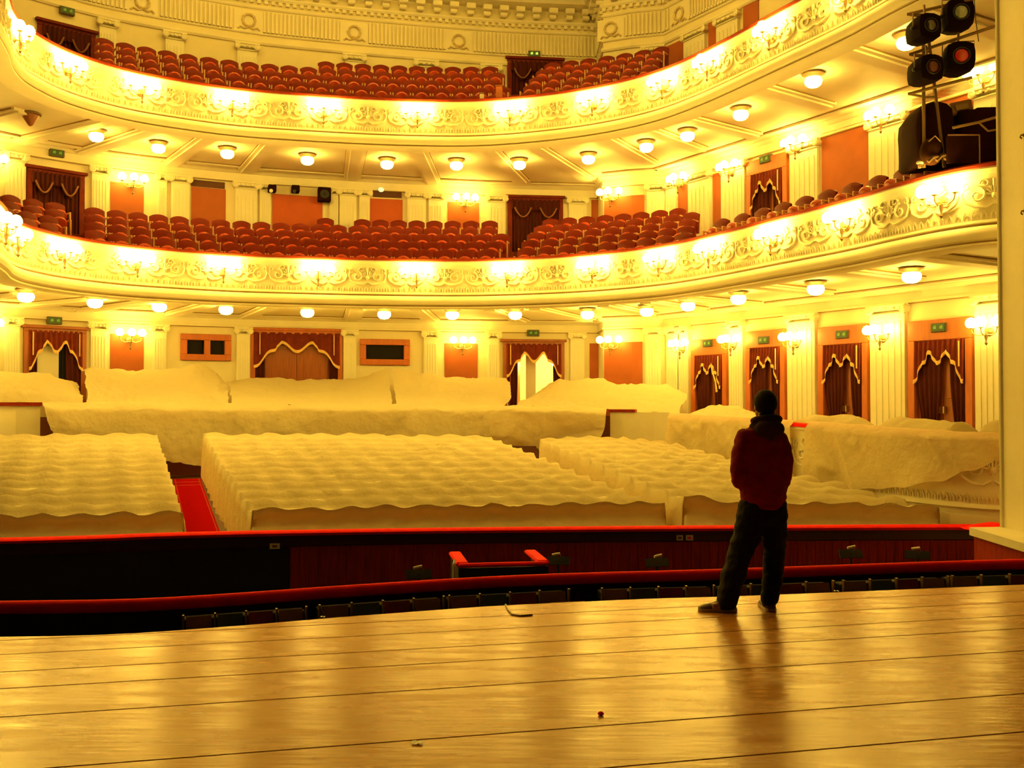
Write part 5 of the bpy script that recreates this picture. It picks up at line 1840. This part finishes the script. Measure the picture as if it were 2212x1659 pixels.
def hand(mb, w, d, side, palm_n):
    """palm from the wrist w along d; side: thumb direction; palm_n: direction the palm faces"""
    w, d, side, palm_n = Vector(w), Vector(d).normalized(), Vector(side).normalized(), Vector(palm_n).normalized()
    for i in range(4):
        k = (1.5 - i) / 1.5
        base = w + d * 0.085 + side * 0.027 * k
        mb.tube([w + d * 0.01 + side * 0.016 * k, w + d * 0.05 + side * 0.024 * k, base], [0.014, 0.0145, 0.0115], 8)
        L = (0.070, 0.078, 0.073, 0.056)[i]
        b1 = base + d * L * 0.42 + palm_n * L * 0.12
        b2 = b1 + (d * 0.5 + palm_n * 0.6).normalized() * L * 0.33
        b3 = b2 + (d * 0.05 + palm_n).normalized() * L * 0.25
        mb.tube([base, b1, b2, b3], [0.0098, 0.0092, 0.0085, 0.0072], 8)
        mb.ball(b3, 0.0072, 6, 5)
    t0 = w + d * 0.03 + side * 0.026
    t1 = t0 + (d * 0.6 + side * 0.7 + palm_n * 0.3).normalized() * 0.040
    t2 = t1 + (d * 0.8 + side * 0.1 + palm_n * 0.6).normalized() * 0.032
    mb.tube([w + d * 0.01 + side * 0.012, t0, t1, t2], [0.014, 0.0135, 0.0105, 0.0085], 8)
    mb.ball(t2, 0.0085, 6, 5)


# body: one continuous figure
b = MB()
b.rings([ellipse_ring((0.02, 0, z), rx, ry) for z, rx, ry in ((0.74, 0.10, 0.08), (0.84, 0.140, 0.095), (0.98, 0.130, 0.088), (1.12, 0.140, 0.095), (1.26, 0.155, 0.098), (1.36, 0.150, 0.08), (1.41, 0.10, 0.065), (1.44, 0.06, 0.055))])
b.tube([(0.03, 0.0, 1.38), (0.045, 0.012, 1.46), (0.055, 0.022, 1.53)], [0.062, 0.054, 0.055], 14)
b.ball(HC + Vector((0, -0.012, 0.022)), 0.092, 16, 12, (0.84, 1.06, 0.98))
b.ball(HC + Vector((-0.008, 0.035, -0.045)), 0.070, 14, 10, (0.86, 0.86, 1.0))
b.ball(HC + Vector((-0.012, 0.062, -0.085)), 0.032, 10, 8, (1.15, 0.9, 0.8))
b.tube([HC + Vector((-0.012, 0.088, 0.0)), HC + Vector((-0.016, 0.108, -0.035)), HC + Vector((-0.015, 0.095, -0.045))], [0.010, 0.015, 0.012], 8)
for sg in (-1, 1):
    b.ball(HC + Vector((sg * 0.078, -0.002, -0.015)), 0.026, 10, 8, (0.42, 0.72, 1.25))
    b.ball(HC + Vector((-0.012 + sg * 0.032, 0.078, 0.022)), 0.018, 8, 6, (1.3, 0.6, 0.45))
for L in (LA, RA): limb(b, shrink(L, 0.018))
for L in (LL, RL): limb(b, shrink(L, 0.018))
hand(b, LA[-1][:3], (0.85, 0.35, 0.05), (0, 0.2, 1), (0.3, -0.7, -0.1))
hand(b, RA[-1][:3], (-0.05, 0.10, -1), (-0.2, 1, 0.1), (-1, -0.1, 0))
b.tube([(-0.272, -0.01, 0.09), (-0.285, -0.01, 0.045), (-0.40, -0.03, 0.035)], [0.042, 0.040, 0.030], 10)
b.tube([(0.060, -0.015, 0.09), (0.060, 0.0, 0.045), (0.075, 0.13, 0.035)], [0.042, 0.040, 0.030], 10)
fuse(b, 'body', skin, person, 0.0058, 4)
for sg in (-1, 1):
    mb = MB(); mb.ball(HC + Vector((-0.012 + sg * 0.031, 0.080, 0.012)), 0.0115, 10, 8); mb.build('eye', plate, person, 'full')
mb = MB(); mb.tube([HC + Vector((-0.036, 0.086, -0.070)), HC + Vector((-0.014, 0.098, -0.067)), HC + Vector((0.010, 0.086, -0.070))], [0.003, 0.0075, 0.003], 6)
mb.build('lips', mat('lips', (0.42, 0.13, 0.10), 0.5), person, 'full')

# hair: short, covering crown and nape
h = MB()
rows = []
for j in range(15):
    th = math.pi * j / 14 * 0.80
    r = []
    for k in range(29):
        a = 2 * math.pi * k / 28
        back = 0.5 - 0.5 * math.sin(a)
        lim = 0.36 + 0.60 * back ** 0.65
        t2 = math.pi * lim * j / 14
        f = 1.0 + 0.035 * nz(math.cos(a) * 2, math.sin(a) * 2, j * 0.4, 1.5)
        r.append(HC + Vector((-0.002, -0.012, 0.024)) + Vector((0.0885 * f * math.sin(t2) * math.cos(a), 0.110 * f * math.sin(t2) * math.sin(a), 0.103 * f * math.cos(t2))))
    rows.append(r)
h.grid(rows)
inner = [[HC + (Vector(p) - HC) * 0.93 for p in r] for r in rows]
h.grid(inner)
h.grid([rows[-1], inner[-1]])
h.ball(HC + Vector((-0.002, -0.042, -0.072)), 0.058, 12, 9, (1.08, 0.78, 1.15))
h.build('hair', hairm, person, 'full')

# hoodie
g = MB()
g.rings([ellipse_ring((cx, cy_, z), rx, ry) for z, cx, cy_, rx, ry in ((0.785, 0.028, 0, 0.168, 0.125), (0.80, 0.028, 0, 0.178, 0.132), (0.845, 0.025, 0, 0.172, 0.128), (0.865, 0.024, 0, 0.184, 0.138), (0.95, 0.02, 0, 0.178, 0.132),
        (1.08, 0.012, 0, 0.174, 0.128), (1.20, 0.008, 0, 0.180, 0.128), (1.30, 0.008, -0.005, 0.182, 0.118), (1.37, 0.01, -0.008, 0.160, 0.100), (1.415, 0.02, -0.005, 0.112, 0.088), (1.45, 0.035, 0.0, 0.082, 0.078))])
limb(g, [(x, y, z, r + 0.010) for x, y, z, r in LA[:-2]])
limb(g, [(x, y, z, r + 0.010) for x, y, z, r in RA[:-1]])
hoodie = fuse(g, 'hoodie', hoodm, person, 0.011, 5, 0.010, 3.0)
g = MB()
g.ball((0.045, -0.085, 1.405), 0.12, 18, 12, (0.98, 0.62, 0.60))
g.tube([(0.05 + 0.098 * math.cos(a), -0.005 + 0.088 * math.sin(a), 1.472 - 0.022 * math.sin(a)) for a in [2 * math.pi * k / 16 for k in range(17)]], 0.026, 9, cap=False)
g.tube([(0.15, 0.0, 1.43), (0.12, -0.08, 1.38), (0.045, -0.125, 1.345), (-0.04, -0.085, 1.38), (-0.07, 0.0, 1.43)], [0.024, 0.030, 0.032, 0.030, 0.024], 9)
hd = fuse(g, 'hood', hoodg, person, 0.010, 4, 0.006, 9.0)
hd['label'] = 'dark grey hood lying folded on the back'
# trousers
g = MB()
g.rings([ellipse_ring((0.025, 0, z), rx, ry) for z, rx, ry in ((0.66, 0.12, 0.10), (0.72, 0.165, 0.125), (0.80, 0.165, 0.125), (0.875, 0.150, 0.112))])
limb(g, [(x, y, z, r + 0.016 + 0.022 * (1 - z / 0.8)) for x, y, z, r in LL[:-1]] + [(-0.280, -0.012, 0.062, 0.082)])
limb(g, [(x, y, z, r + 0.012 + 0.010 * (1 - z / 0.8)) for x, y, z, r in RL[:-1]] + [(0.062, -0.01, 0.058, 0.062)])
# flatten the hems on the floor
trs = fuse(g, 'trousers', trous, person, 0.010, 5, 0.012, 6.0)
for v in trs.data.vertices:
    if v.co.z < 0.02: v.co.z = 0.02 + (v.co.z - 0.02) * 0.05


def shoe(heel, ang, parent):
    L, w = 0.27, 0.095
    prof = [(-0.02, 0.55, 0.03), (0.0, 0.85, 0.085), (0.06, 0.95, 0.10), (0.12, 0.92, 0.085), (0.17, 1.0, 0.066), (0.22, 0.98, 0.055), (0.255, 0.75, 0.045), (0.275, 0.3, 0.03)]
    up, so = MB(), MB()
    ru, rs = [], []
    for y, wf, hz in prof:
        ru.append([(w / 2 * wf * math.cos(a), y, 0.018 + max(0, math.sin(a)) * (hz - 0.018) if math.sin(a) > 0 else 0.016) for a in [2 * math.pi * k / 14 for k in range(14)]])
        rs.append([(w / 2 * (wf + 0.05) * cx, y, z) for cx, z in ((-1, 0.002), (1, 0.002), (1.0, 0.024), (-1.0, 0.024))])
    up.rings(ru); so.rings(rs)
    o = up.build('shoe', shoem, parent, 'full', heel, ang)
    so.build('sole', solem, o)
    return o


shoe((-0.222, -0.022, 0), R(82), person)
shoe((0.060, -0.055, 0), R(-6), person)
